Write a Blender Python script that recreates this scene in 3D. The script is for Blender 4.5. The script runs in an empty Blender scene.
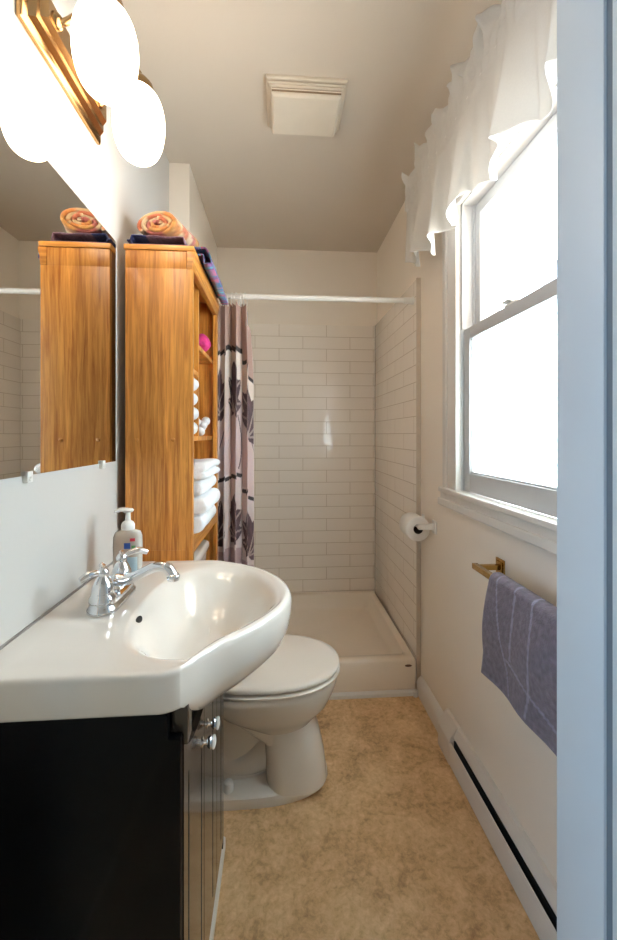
import bpy, bmesh, math, random
from mathutils import Vector, Matrix, noise
random.seed(7)
PI = math.pi
S = bpy.context.scene
COL = S.collection

# ------------------------------------------------------------------ camera
F_PX = 405.0
YAW = math.atan(29.5 / F_PX)
cd = bpy.data.cameras.new('camera')
cam = bpy.data.objects.new('camera', cd)
COL.objects.link(cam)
cam.location = (0, 0, 1.2)
cam.rotation_euler = (PI / 2, 0, -YAW)
cd.sensor_fit = 'VERTICAL'
cd.sensor_height = 36.0
cd.lens = F_PX / 940 * 36.0
cd.shift_y = -35 / 940
cd.clip_start = 0.02
S.camera = cam

# ------------------------------------------------------------------ light
S.view_settings.view_transform = 'Standard'
S.view_settings.look = 'None'
S.view_settings.exposure = 2.5
S.view_settings.gamma = 1.0
S.view_settings.use_curve_mapping = False
S.cycles.caustics_reflective = False
S.cycles.caustics_refractive = False
S.cycles.sample_clamp_indirect = 4.0
S.cycles.max_bounces = 10
S.cycles.diffuse_bounces = 6
S.cycles.transparent_max_bounces = 12

W = bpy.data.worlds.new('sky')
S.world = W
W.use_nodes = True
wn = W.node_tree
wb = wn.nodes['Background']
geo = wn.nodes.new('ShaderNodeTexCoord')
sep = wn.nodes.new('ShaderNodeSeparateXYZ')
rmp = wn.nodes.new('ShaderNodeValToRGB')
wn.links.new(geo.outputs['Generated'], sep.inputs[0])
wn.links.new(sep.outputs['Z'], rmp.inputs[0])
rmp.color_ramp.elements[0].position = 0.0
rmp.color_ramp.elements[0].color = (0.86, 0.92, 1.0, 1)
rmp.color_ramp.elements[1].position = 0.8
rmp.color_ramp.elements[1].color = (0.60, 0.79, 1.0, 1)
wn.links.new(rmp.outputs[0], wb.inputs[0])
wb.inputs[1].default_value = 5.0


def area(name, loc, rot, sx, sy, power, color, portal=False, spread=PI):
    l = bpy.data.lights.new(name, 'AREA')
    l.shape = 'RECTANGLE'
    l.size, l.size_y = sx, sy
    l.energy = power
    l.color = color
    l.spread = spread
    if portal:
        l.cycles.is_portal = True
    o = bpy.data.objects.new(name, l)
    COL.objects.link(o)
    o.location = loc
    o.rotation_euler = rot
    return o


area('window_portal', (0.80, 1.06, 1.51), (0, PI / 2, 0), 1.1, 0.75, 1, (1, 1, 1), portal=True)
# added area light beside the camera standing in for hallway daylight; no window built
area('hallway_daylight', (-1.50, -0.40, 1.0), (0, -PI / 2, 0), 1.4, 1.0, 4.0, (0.38, 0.66, 1.0))


# ------------------------------------------------------------------ materials
def lin(c):
    return tuple(((x / 255) / 12.92 if x / 255 <= 0.04045 else ((x / 255 + 0.055) / 1.055) ** 2.4) for x in c)


def new_mat(name):
    m = bpy.data.materials.new(name)
    m.use_nodes = True
    nt = m.node_tree
    return m, nt, nt.nodes['Principled BSDF']


def N(nt, kind, **kw):
    n = nt.nodes.new(kind)
    for k, v in kw.items():
        setattr(n, k, v)
    return n


def mat(name, rgb, rough=0.5, metal=0.0, var=0.04, scale=20.0, bump=0.0, bscale=120.0, coat=0.0, spec=0.5, sheen=0.0, sub=0.0):
    """principled surface with a little procedural variation of its own colour"""
    m, nt, p = new_mat(name)
    c = lin(rgb)
    tc = N(nt, 'ShaderNodeTexCoord')
    nz = N(nt, 'ShaderNodeTexNoise')
    nz.inputs['Scale'].default_value = scale
    nz.inputs['Detail'].default_value = 4
    nt.links.new(tc.outputs['Object'], nz.inputs['Vector'])
    r = N(nt, 'ShaderNodeValToRGB')
    r.color_ramp.elements[0].position = 0.3
    r.color_ramp.elements[1].position = 0.7
    r.color_ramp.elements[0].color = (*[max(0, x * (1 - var)) for x in c], 1)
    r.color_ramp.elements[1].color = (*[min(1, x * (1 + var)) for x in c], 1)
    nt.links.new(nz.outputs['Fac'], r.inputs[0])
    nt.links.new(r.outputs[0], p.inputs['Base Color'])
    p.inputs['Roughness'].default_value = rough
    p.inputs['Metallic'].default_value = metal
    p.inputs['Specular IOR Level'].default_value = spec
    p.inputs['Coat Weight'].default_value = coat
    p.inputs['Coat Roughness'].default_value = 0.08
    p.inputs['Sheen Weight'].default_value = sheen
    if sub:
        p.inputs['Subsurface Weight'].default_value = sub
    if bump:
        n2 = N(nt, 'ShaderNodeTexNoise')
        n2.inputs['Scale'].default_value = bscale
        n2.inputs['Detail'].default_value = 3
        nt.links.new(tc.outputs['Object'], n2.inputs['Vector'])
        b = N(nt, 'ShaderNodeBump')
        b.inputs['Strength'].default_value = bump
        b.inputs['Distance'].default_value = 0.004
        nt.links.new(n2.outputs['Fac'], b.inputs['Height'])
        nt.links.new(b.outputs[0], p.inputs['Normal'])
    return m


M = {}
M['wall_cool'] = mat('painted_wall_white', (206, 203, 198), 0.4, var=0.012, scale=3, bump=0.06, bscale=60)  # left wall's copy of the wall paint, cool daylight put into its colour
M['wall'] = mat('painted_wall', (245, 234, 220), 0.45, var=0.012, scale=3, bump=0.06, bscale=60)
M['ceiling'] = mat('painted_ceiling', (213, 200, 184), 0.7, var=0.012, scale=3, bump=0.08, bscale=90)
M['trim'] = mat('white_trim_paint', (222, 216, 208), 0.35, var=0.015, scale=6, bump=0.05, bscale=25)
M['jamb'] = mat('door_trim_paint', (206, 215, 222), 0.4, var=0.015, scale=6, bump=0.08, bscale=18)
M['porcelain'] = mat('porcelain', (232, 226, 218), 0.09, var=0.008, scale=4, coat=0.5)
M['toilet'] = mat('toilet_porcelain', (228, 219, 208), 0.12, var=0.01, scale=4, coat=0.4)
M['seat'] = mat('toilet_seat_plastic', (230, 220, 208), 0.22, var=0.01, scale=4)
M['acrylic'] = mat('shower_acrylic', (240, 225, 206), 0.25, var=0.015, scale=5)
M['chrome'] = mat('chrome', (225, 228, 232), 0.07, 1.0, var=0.01)
M['brass'] = mat('polished_brass', (172, 142, 102), 0.25, 1.0, var=0.06, scale=12)
M['gold'] = mat('old_gold_brass', (196, 156, 88), 0.25, 1.0, var=0.12, scale=40)
M['black'] = mat('black_vanity_paint', (11, 11, 13), 0.4, var=0.08, scale=8, spec=0.12)
M['espresso'] = mat('espresso_door_lacquer', (58, 50, 45), 0.2, var=0.06, scale=8, coat=0.5)
M['groove'] = mat('groove_dark', (12, 10, 10), 0.6)
M['plastic'] = mat('white_plastic', (232, 228, 222), 0.35, var=0.01)
M['fanplastic'] = mat('aged_fan_plastic', (226, 214, 196), 0.45, var=0.02)
M['dark'] = mat('dark_slot', (14, 15, 18), 0.7)
M['terry'] = mat('white_terry', (236, 236, 238), 0.95, var=0.03, scale=60, bump=0.7, bscale=300, sheen=0.3)
M['terryhem'] = mat('grey_terry_hem', (176, 170, 168), 0.95, var=0.15, scale=80, bump=0.6, bscale=300)
M['paper'] = mat('toilet_paper', (232, 226, 218), 0.95, var=0.02, scale=60, bump=0.3, bscale=200)
M['card'] = mat('cardboard_core', (70, 52, 38), 0.9)
M['pink'] = mat('pink_cloth', (206, 52, 120), 0.85, var=0.2, scale=60, bump=0.5)
M['label'] = mat('brown_label', (110, 78, 58), 0.35)
M['rubber'] = mat('grey_caulk', (150, 144, 138), 0.7)
M['shell'] = mat('white_shell', (228, 228, 230), 0.6, var=0.08, scale=80, bump=0.6, bscale=90)
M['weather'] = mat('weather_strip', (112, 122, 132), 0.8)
M['edge'] = mat('tile_edge_trim', (206, 192, 176), 0.4)
M['window'] = mat('window_frame_paint', (184, 183, 182), 0.4, var=0.015, scale=6)
M['weather_warm'] = mat('fan_gap', (150, 126, 100), 0.8)
M['heater'] = mat('heater_enamel', (222, 214, 204), 0.38, var=0.01)
M['liner'] = mat('white_liner', (214, 212, 216), 0.4, var=0.02)
M['roof'] = mat('neighbour_soffit', (92, 95, 102), 0.8, var=0.05, scale=3)


def oak(name, a, b, horiz=False):
    m, nt, p = new_mat(name)
    tc = N(nt, 'ShaderNodeTexCoord')
    mp = N(nt, 'ShaderNodeMapping')
    mp.inputs['Scale'].default_value = (100, 100, 5.0) if not horiz else (4.0, 4.0, 100)
    nt.links.new(tc.outputs['Object'], mp.inputs[0])
    nz = N(nt, 'ShaderNodeTexNoise')
    nz.inputs['Scale'].default_value = 1.0
    nz.inputs['Detail'].default_value = 6
    nz.inputs['Roughness'].default_value = 0.62
    nz.inputs['Distortion'].default_value = 0.5
    nt.links.new(mp.outputs[0], nz.inputs['Vector'])
    r = N(nt, 'ShaderNodeValToRGB')
    r.color_ramp.elements[0].position = 0.33
    r.color_ramp.elements[0].color = (*lin(a), 1)
    r.color_ramp.elements[1].position = 0.66
    r.color_ramp.elements[1].color = (*lin(b), 1)
    nt.links.new(nz.outputs['Fac'], r.inputs[0])
    # board to board colour change across the glued-up panel
    mp2 = N(nt, 'ShaderNodeMapping')
    mp2.inputs['Scale'].default_value = (14, 14, 0.25) if not horiz else (0.3, 0.3, 14)
    nt.links.new(tc.outputs['Object'], mp2.inputs[0])
    n2 = N(nt, 'ShaderNodeTexNoise')
    n2.inputs['Scale'].default_value = 1.0
    n2.inputs['Detail'].default_value = 1
    nt.links.new(mp2.outputs[0], n2.inputs['Vector'])
    hsv = N(nt, 'ShaderNodeHueSaturation')
    mr = N(nt, 'ShaderNodeMapRange')
    mr.inputs['From Min'].default_value = 0.3
    mr.inputs['From Max'].default_value = 0.7
    mr.inputs['To Min'].default_value = 0.82
    mr.inputs['To Max'].default_value = 1.16
    nt.links.new(n2.outputs['Fac'], mr.inputs[0])
    nt.links.new(mr.outputs[0], hsv.inputs['Value'])
    nt.links.new(r.outputs[0], hsv.inputs['Color'])
    nt.links.new(hsv.outputs[0], p.inputs['Base Color'])
    p.inputs['Roughness'].default_value = 0.34
    p.inputs['Coat Weight'].default_value = 0.25
    p.inputs['Coat Roughness'].default_value = 0.25
    b2 = N(nt, 'ShaderNodeBump')
    b2.inputs['Strength'].default_value = 0.12
    b2.inputs['Distance'].default_value = 0.002
    nt.links.new(nz.outputs['Fac'], b2.inputs['Height'])
    nt.links.new(b2.outputs[0], p.inputs['Normal'])
    return m


M['oak'] = oak('oak_panel', (174, 100, 32), (238, 166, 76))
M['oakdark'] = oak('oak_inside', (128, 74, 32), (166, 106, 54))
M['oakrail'] = oak('oak_rail', (174, 100, 32), (238, 166, 76), True)


def floor_mat():
    m, nt, p = new_mat('mottled_vinyl')
    tc = N(nt, 'ShaderNodeTexCoord')
    out = []
    for sc, det, dist in ((9, 8, 0.6), (62, 10, 0.5), (2.2, 2, 0)):
        nz = N(nt, 'ShaderNodeTexNoise')
        nz.inputs['Scale'].default_value = sc
        nz.inputs['Detail'].default_value = det
        nz.inputs['Roughness'].default_value = 0.7
        nz.inputs['Distortion'].default_value = dist
        nt.links.new(tc.outputs['Object'], nz.inputs['Vector'])
        out.append(nz.outputs['Fac'])
    a = N(nt, 'ShaderNodeMath', operation='MULTIPLY_ADD')
    a.inputs[1].default_value = 0.55
    nt.links.new(out[0], a.inputs[0])
    b = N(nt, 'ShaderNodeMath', operation='MULTIPLY')
    b.inputs[1].default_value = 0.45
    nt.links.new(out[1], b.inputs[0])
    nt.links.new(b.outputs[0], a.inputs[2])
    r = N(nt, 'ShaderNodeValToRGB')
    e = r.color_ramp.elements
    e[0].position = 0.34
    e[0].color = (*lin((158, 120, 80)), 1)
    e[1].position = 0.66
    e[1].color = (*lin((246, 212, 166)), 1)
    k = e.new(0.48)
    k.color = (*lin((214, 174, 126)), 1)
    nt.links.new(a.outputs[0], r.inputs[0])
    nt.links.new(r.outputs[0], p.inputs['Base Color'])
    p.inputs['Roughness'].default_value = 0.42
    bp = N(nt, 'ShaderNodeBump')
    bp.inputs['Strength'].default_value = 0.1
    bp.inputs['Distance'].default_value = 0.003
    nt.links.new(out[1], bp.inputs['Height'])
    nt.links.new(bp.outputs[0], p.inputs['Normal'])
    return m


M['floor'] = floor_mat()


def tile_mat(name, axis):
    m, nt, p = new_mat(name)
    tc = N(nt, 'ShaderNodeTexCoord')
    sp = N(nt, 'ShaderNodeSeparateXYZ')
    cb = N(nt, 'ShaderNodeCombineXYZ')
    nt.links.new(tc.outputs['Object'], sp.inputs[0])
    nt.links.new(sp.outputs[axis], cb.inputs[0])
    nt.links.new(sp.outputs['Z'], cb.inputs[1])
    br = N(nt, 'ShaderNodeTexBrick')
    br.offset = 0.5
    br.inputs['Scale'].default_value = 1.0
    br.inputs['Brick Width'].default_value = 0.315
    br.inputs['Row Height'].default_value = 0.0805
    br.inputs['Mortar Size'].default_value = 0.0022
    br.inputs['Mortar Smooth'].default_value = 0.6
    c1, c2, c3 = lin((245, 236, 225)), lin((244, 234, 223)), lin((206, 190, 172))
    br.inputs['Color1'].default_value = (*c1, 1)
    br.inputs['Color2'].default_value = (*c2, 1)
    br.inputs['Mortar'].default_value = (*c3, 1)
    nt.links.new(cb.outputs[0], br.inputs['Vector'])
    nt.links.new(br.outputs['Color'], p.inputs['Base Color'])
    p.inputs['Roughness'].default_value = 0.13
    nz = N(nt, 'ShaderNodeTexNoise')
    nz.inputs['Scale'].default_value = 7
    nz.inputs['Detail'].default_value = 1
    nt.links.new(tc.outputs['Object'], nz.inputs['Vector'])
    inv = N(nt, 'ShaderNodeMath', operation='MULTIPLY_ADD')
    inv.inputs[1].default_value = -0.8
    nt.links.new(br.outputs['Fac'], inv.inputs[0])
    nt.links.new(nz.outputs['Fac'], inv.inputs[2])
    b = N(nt, 'ShaderNodeBump')
    b.inputs['Strength'].default_value = 0.45
    b.inputs['Distance'].default_value = 0.004
    nt.links.new(inv.outputs[0], b.inputs['Height'])
    nt.links.new(b.outputs[0], p.inputs['Normal'])
    return m


M['tile_x'] = tile_mat('tile_back', 'X')
M['tile_y'] = tile_mat('tile_side', 'Y')


def mirror_mat():
    m, nt, p = new_mat('mirror_silver')
    nz = N(nt, 'ShaderNodeTexNoise')
    nz.inputs['Scale'].default_value = 2
    r = N(nt, 'ShaderNodeValToRGB')
    r.color_ramp.elements[0].color = (0.80, 0.81, 0.80, 1)
    r.color_ramp.elements[1].color = (0.83, 0.84, 0.83, 1)
    nt.links.new(nz.outputs['Fac'], r.inputs[0])
    nt.links.new(r.outputs[0], p.inputs['Base Color'])
    p.inputs['Metallic'].default_value = 1
    p.inputs['Roughness'].default_value = 0.0
    return m


M['mirror'] = mirror_mat()


def globe_mat():
    m, nt, p = new_mat('opal_glass_lit')
    p.inputs['Base Color'].default_value = (0.9, 0.87, 0.8, 1)
    p.inputs['Roughness'].default_value = 0.25
    nz = N(nt, 'ShaderNodeTexNoise')
    nz.inputs['Scale'].default_value = 3
    r = N(nt, 'ShaderNodeValToRGB')
    r.color_ramp.elements[0].color = (1.0, 0.76, 0.52, 1)
    r.color_ramp.elements[1].color = (1.0, 0.78, 0.55, 1)
    nt.links.new(nz.outputs['Fac'], r.inputs[0])
    nt.links.new(r.outputs[0], p.inputs['Emission Color'])
    p.inputs['Emission Strength'].default_value = 2.1
    return m


M['globe'] = globe_mat()


def glass_clear():
    m, nt, p = new_mat('clear_pane')
    out = nt.nodes['Material Output']
    nt.nodes.remove(p)
    t = N(nt, 'ShaderNodeBsdfTransparent')
    t.inputs[0].default_value = (0.95, 0.97, 0.97, 1)
    g = N(nt, 'ShaderNodeBsdfGlossy')
    g.inputs['Roughness'].default_value = 0.02
    mx = N(nt, 'ShaderNodeMixShader')
    mx.inputs[0].default_value = 0.07
    nt.links.new(t.outputs[0], mx.inputs[1])
    nt.links.new(g.outputs[0], mx.inputs[2])
    nt.links.new(mx.outputs[0], out.inputs[0])
    return m


def glass_frost():
    m, nt, p = new_mat('pebbled_pane')
    out = nt.nodes['Material Output']
    nt.nodes.remove(p)
    tc = N(nt, 'ShaderNodeTexCoord')
    vo = N(nt, 'ShaderNodeTexVoronoi')
    vo.inputs['Scale'].default_value = 160
    nt.links.new(tc.outputs['Object'], vo.inputs['Vector'])
    b = N(nt, 'ShaderNodeBump')
    b.inputs['Strength'].default_value = 0.8
    b.inputs['Distance'].default_value = 0.004
    nt.links.new(vo.outputs['Distance'], b.inputs['Height'])
    tl = N(nt, 'ShaderNodeBsdfTranslucent')
    tl.inputs[0].default_value = (0.86, 0.93, 0.95, 1)
    t = N(nt, 'ShaderNodeBsdfTransparent')
    t.inputs[0].default_value = (0.90, 0.97, 0.96, 1)
    g = N(nt, 'ShaderNodeBsdfGlossy')
    g.inputs['Roughness'].default_value = 0.2
    nt.links.new(b.outputs[0], g.inputs['Normal'])
    nt.links.new(b.outputs[0], tl.inputs['Normal'])
    r = N(nt, 'ShaderNodeValToRGB')
    r.color_ramp.elements[0].position = 0.15
    r.color_ramp.elements[0].color = (0.25, 0.25, 0.25, 1)
    r.color_ramp.elements[1].position = 0.6
    r.color_ramp.elements[1].color = (0.75, 0.75, 0.75, 1)
    nt.links.new(vo.outputs['Distance'], r.inputs[0])
    mx = N(nt, 'ShaderNodeMixShader')
    nt.links.new(r.outputs[0], mx.inputs[0])
    nt.links.new(t.outputs[0], mx.inputs[1])
    nt.links.new(tl.outputs[0], mx.inputs[2])
    m2 = N(nt, 'ShaderNodeMixShader')
    m2.inputs[0].default_value = 0.06
    nt.links.new(mx.outputs[0], m2.inputs[1])
    nt.links.new(g.outputs[0], m2.inputs[2])
    nt.links.new(m2.outputs[0], out.inputs[0])
    return m


M['clear'] = glass_clear()
M['frost'] = glass_frost()


def sheer_mat():
    m, nt, p = new_mat('sheer_cotton')
    out = nt.nodes['Material Output']
    nt.nodes.remove(p)
    tc = N(nt, 'ShaderNodeTexCoord')
    nz = N(nt, 'ShaderNodeTexNoise')
    nz.inputs['Scale'].default_value = 250
    nt.links.new(tc.outputs['Object'], nz.inputs['Vector'])
    r = N(nt, 'ShaderNodeValToRGB')
    r.color_ramp.elements[0].color = (0.70, 0.67, 0.63, 1)
    r.color_ramp.elements[1].color = (0.76, 0.73, 0.68, 1)
    nt.links.new(nz.outputs['Fac'], r.inputs[0])
    d = N(nt, 'ShaderNodeBsdfDiffuse')
    t = N(nt, 'ShaderNodeBsdfTranslucent')
    nt.links.new(r.outputs[0], d.inputs[0])
    nt.links.new(r.outputs[0], t.inputs[0])
    mx = N(nt, 'ShaderNodeMixShader')
    mx.inputs[0].default_value = 0.24
    nt.links.new(d.outputs[0], mx.inputs[1])
    nt.links.new(t.outputs[0], mx.inputs[2])
    nt.links.new(mx.outputs[0], out.inputs[0])
    return m


M['sheer'] = sheer_mat()


def vc_mat(name, rough=0.85, bump=0.3, bscale=400, translucent=0.0):
    """cloth whose woven pattern is stored in the 'pattern' colour attribute"""
    m, nt, p = new_mat(name)
    at = N(nt, 'ShaderNodeVertexColor')
    at.layer_name = 'pattern'
    tc = N(nt, 'ShaderNodeTexCoord')
    nz = N(nt, 'ShaderNodeTexNoise')
    nz.inputs['Scale'].default_value = bscale
    nt.links.new(tc.outputs['Object'], nz.inputs['Vector'])
    mx = N(nt, 'ShaderNodeMixRGB', blend_type='MULTIPLY')
    mx.inputs[0].default_value = 0.25
    nt.links.new(at.outputs[0], mx.inputs[1])
    nt.links.new(nz.outputs['Color'], mx.inputs[2])
    nt.links.new(mx.outputs[0], p.inputs['Base Color'])
    p.inputs['Roughness'].default_value = rough
    p.inputs['Sheen Weight'].default_value = 0.2
    b = N(nt, 'ShaderNodeBump')
    b.inputs['Strength'].default_value = bump
    b.inputs['Distance'].default_value = 0.003
    nt.links.new(nz.outputs['Fac'], b.inputs['Height'])
    nt.links.new(b.outputs[0], p.inputs['Normal'])
    return m


M['print'] = vc_mat('printed_curtain', 0.7, 0.15)
M['towelprint'] = vc_mat('patterned_towel', 0.95, 0.6, 300)


def soap_mat():
    m, nt, p = new_mat('clear_soap_bottle')
    nz = N(nt, 'ShaderNodeTexNoise')
    nz.inputs['Scale'].default_value = 10
    r = N(nt, 'ShaderNodeValToRGB')
    r.color_ramp.elements[0].color = (0.88, 0.86, 0.78, 1)
    r.color_ramp.elements[1].color = (0.93, 0.91, 0.84, 1)
    nt.links.new(nz.outputs['Fac'], r.inputs[0])
    nt.links.new(r.outputs[0], p.inputs['Base Color'])
    p.inputs['Roughness'].default_value = 0.12
    p.inputs['Transmission Weight'].default_value = 0.55
    p.inputs['IOR'].default_value = 1.2
    return m


M['soap'] = soap_mat()


# ------------------------------------------------------------------ mesh helpers
def box(bm, x0, x1, y0, y1, z0, z1, bev=0.0, seg=2, mi=0):
    n0 = len(bm.verts)
    vs = [bm.verts.new((x, y, z)) for x in (x0, x1) for y in (y0, y1) for z in (z0, z1)]
    fs = [bm.faces.new([vs[i] for i in q]) for q in
          ((0, 1, 3, 2), (4, 6, 7, 5), (0, 4, 5, 1), (2, 3, 7, 6), (0, 2, 6, 4), (1, 5, 7, 3))]
    for f in fs:
        f.material_index = mi
    if bev:
        es = list({e for f in fs for e in f.edges})
        r = bmesh.ops.bevel(bm, geom=es, offset=bev, segments=seg, affect='EDGES', profile=0.6)
        for f in r['faces']:
            f.material_index = mi
    return bm


def BX(*a, **k):
    bm = bmesh.new()
    return box(bm, *a, **k)


def prism(bm, pts, a0, a1, axis='y', bev=0.0, mi=0):
    """closed polygon pts extruded between a0 and a1 along axis; pts are the other two coordinates"""
    def P(p, a):
        return {'x': (a, p[0], p[1]), 'y': (p[0], a, p[1]), 'z': (p[0], p[1], a)}[axis]
    A = [bm.verts.new(P(p, a0)) for p in pts]
    B = [bm.verts.new(P(p, a1)) for p in pts]
    n = len(pts)
    fs = [bm.faces.new(A[::-1]), bm.faces.new(B)]
    for i in range(n):
        fs.append(bm.faces.new((A[i], A[(i + 1) % n], B[(i + 1) % n], B[i])))
    for f in fs:
        f.material_index = mi
    if bev:
        es = list({e for f in fs for e in f.edges})
        bmesh.ops.bevel(bm, geom=es, offset=bev, segments=2, affect='EDGES', profile=0.6)
    return bm


def rings(bm, rs, cap0=True, cap1=True, closed=True, mi=0):
    """bridge a list of vertex rings"""
    V = [[bm.verts.new(p) for p in r] for r in rs]
    n = len(V[0])
    for a, b in zip(V[:-1], V[1:]):
        for i in range(n if closed else n - 1):
            f = bm.faces.new((a[i], a[(i + 1) % n], b[(i + 1) % n], b[i]))
            f.material_index = mi
    if cap0:
        f = bm.faces.new(V[0][::-1]); f.material_index = mi
    if cap1:
        f = bm.faces.new(V[-1]); f.material_index = mi
    return bm


def lathe(bm, prof, c=(0, 0, 0), n=32, axis='z', mi=0, cap0=True, cap1=True):
    rs = []
    for r, h in prof:
        ring = []
        for i in range(n):
            a = 2 * PI * i / n
            u, v = max(r, 1e-5) * math.cos(a), max(r, 1e-5) * math.sin(a)
            p = {'z': (u, v, h), 'x': (h, u, v), 'y': (v, h, u)}[axis]
            ring.append((c[0] + p[0], c[1] + p[1], c[2] + p[2]))
        rs.append(ring)
    return rings(bm, rs, cap0, cap1, mi=mi)


def spline(pts, k=8):
    out = []
    n = len(pts)
    P = [Vector(p) for p in pts]
    for i in range(n - 1):
        p0, p1, p2, p3 = P[max(i - 1, 0)], P[i], P[i + 1], P[min(i + 2, n - 1)]
        for j in range(k):
            t = j / k
            out.append(0.5 * ((2 * p1) + (p2 - p0) * t + (2 * p0 - 5 * p1 + 4 * p2 - p3) * t * t + (3 * p1 - p0 - 3 * p2 + p3) * t ** 3))
    out.append(P[-1])
    return out


def tube(bm, pts, rad, n=14, k=8, smooth=True, flat=1.0, mi=0):
    """tube through pts; rad is a number or one number per given point"""
    if smooth:
        C = spline(pts, k)
        if isinstance(rad, (list, tuple)):
            R = []
            for i in range(len(pts) - 1):
                for j in range(k):
                    R.append(rad[i] + (rad[i + 1] - rad[i]) * j / k)
            R.append(rad[-1])
        else:
            R = [rad] * len(C)
    else:
        C = [Vector(p) for p in pts]
        R = list(rad) if isinstance(rad, (list, tuple)) else [rad] * len(C)
    rs = []
    up = Vector((0, 0, 1))
    prev = None
    for i, c in enumerate(C):
        t = (C[min(i + 1, len(C) - 1)] - C[max(i - 1, 0)]).normalized()
        if prev is None:
            a = t.cross(up)
            if a.length < 0.1:
                a = t.cross(Vector((0, 1, 0)))
            a.normalize()
        else:
            a = (prev - t * prev.dot(t)).normalized()
        prev = a
        b = t.cross(a).normalized()
        rs.append([tuple(c + a * R[i] * math.cos(2 * PI * q / n) + b * R[i] * flat * math.sin(2 * PI * q / n)) for q in range(n)])
    return rings(bm, rs, mi=mi)


def obj(name, bm, m, parent=None, smooth=40, mats=None):
    bmesh.ops.recalc_face_normals(bm, faces=bm.faces)
    me = bpy.data.meshes.new(name)
    bm.to_mesh(me)
    bm.free()
    for mm in (mats or [m]):
        me.materials.append(mm)
    if smooth:
        for p in me.polygons:
            p.use_smooth = True
        me.set_sharp_from_angle(angle=math.radians(smooth))
    o = bpy.data.objects.new(name, me)
    COL.objects.link(o)
    if parent is not None:
        o.parent = parent
        o.matrix_parent_inverse = Matrix.Translation(-parent.location) if False else Matrix.Identity(4)
        o.location = -parent.location
    return o


def struct(name, bm, m, smooth=40, mats=None):
    o = obj(name, bm, m, None, smooth, mats)
    o['kind'] = 'structure'
    return o


def thing(name, label, cat, loc=(0, 0, 0), group=None):
    o = bpy.data.objects.new(name, None)
    o.empty_display_size = 0.05
    COL.objects.link(o)
    o.location = loc
    o['label'] = label
    o['category'] = cat
    if group:
        o['group'] = group
    return o


def tag(o, label, cat, group=None):
    o['label'] = label
    o['category'] = cat
    if group:
        o['group'] = group
    return o


def recenter(o, loc):
    """move a free mesh's origin to loc (mesh was built in world coordinates)"""
    o.data.transform(Matrix.Translation(-Vector(loc)))
    o.location = loc
    return o


def sub(name, bm, m, parent, smooth=40, label=None):
    """sub-part: child of a part that is itself offset"""
    o = obj(name, bm, m, None, smooth)
    o.parent = parent
    if label:
        o['label'] = label
    return o


# ------------------------------------------------------------------ room shell
LX, RX = -0.495, 0.66
FY, SY, BY = 0.56, 1.87, 2.69
SLX = -0.405
TX = 0.641
CZ = 2.43
HZ0 = -1.7
T = 0.12

struct('floor', BX(-1.7, 1.7, HZ0, BY + T, -0.08, 0), M['floor'], 0)
struct('ceiling', BX(-1.7, 1.7, HZ0, BY + T, CZ, CZ + 0.08), M['ceiling'], 0)
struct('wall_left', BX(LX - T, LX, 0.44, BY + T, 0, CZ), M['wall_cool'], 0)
struct('wall_shower_left', BX(LX, SLX, SY, BY, 0, CZ), M['wall'], 0)
struct('wall_back', BX(LX, RX + T, BY, BY + T, 0, CZ), M['wall'], 0)

# right wall with the window opening
WY0, WY1, WZ0, WZ1 = 0.70, 1.42, 0.985, 2.03
bm = bmesh.new()
box(bm, RX, RX + T, 0.44, WY0, 0, CZ)
box(bm, RX, RX + T, WY1, BY, 0, CZ)
box(bm, RX, RX + T, WY0, WY1, 0, WZ0)
box(bm, RX, RX + T, WY0, WY1, WZ1, CZ)
struct('wall_right', bm, M['wall'], 0)

# front wall with the doorway the photo is taken through
DX0, DX1 = -0.41, 0.4045
bm = bmesh.new()
box(bm, LX, DX0 - 0.02, 0.44, FY, 0, CZ)
box(bm, DX1 + 0.02, RX, 0.44, FY, 0, CZ)
box(bm, DX0 - 0.02, DX1 + 0.02, 0.44, FY, 2.32, CZ)
struct('wall_front', bm, M['wall'], 0)

# hallway behind the camera, without a window; its daylight is an added area light
bm = bmesh.new()
box(bm, -1.7, -1.58, HZ0, 0.44, 0, CZ)
box(bm, 1.58, 1.7, HZ0, 0.44, 0, CZ)
box(bm, -1.58, LX - T, 0.44, 0.56, 0, CZ)
box(bm, RX + T, 1.7, 0.44, 0.56, 0, CZ)
box(bm, -1.58, 1.58, HZ0, HZ0 + 0.12, 0, CZ)
struct('wall_hallway', bm, M['wall'], 0)

# door jamb: board, stop groove, casing on the hall side
def jamb(s, name):
    x = DX1 if s > 0 else DX0
    bm = bmesh.new()
    box(bm, *sorted((x, x + s * 0.022)), 0.478, FY + 0.004, 0, 2.32, 0.0015)
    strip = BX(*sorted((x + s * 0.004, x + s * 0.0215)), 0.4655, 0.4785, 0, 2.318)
    struct('trim_5' if s > 0 else 'trim_6', strip, M['weather'])  # grey strip puts the groove's shade into its colour
    box(bm, *sorted((x + s * 0.002, x + s * 0.022)), 0.438, 0.467, 0, 2.32, 0.001)
    box(bm, *sorted((x + s * 0.006, x + s * 0.075)), 0.422, 0.439, 0, 2.39, 0.002)
    return struct(name, bm, M['jamb'])


jamb(1, 'trim_1')
jamb(-1, 'trim_2')
bm = BX(DX0, DX1, 0.44, FY + 0.004, 2.30, 2.32, 0.001)
struct('trim_3', bm, M['jamb'])

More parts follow.
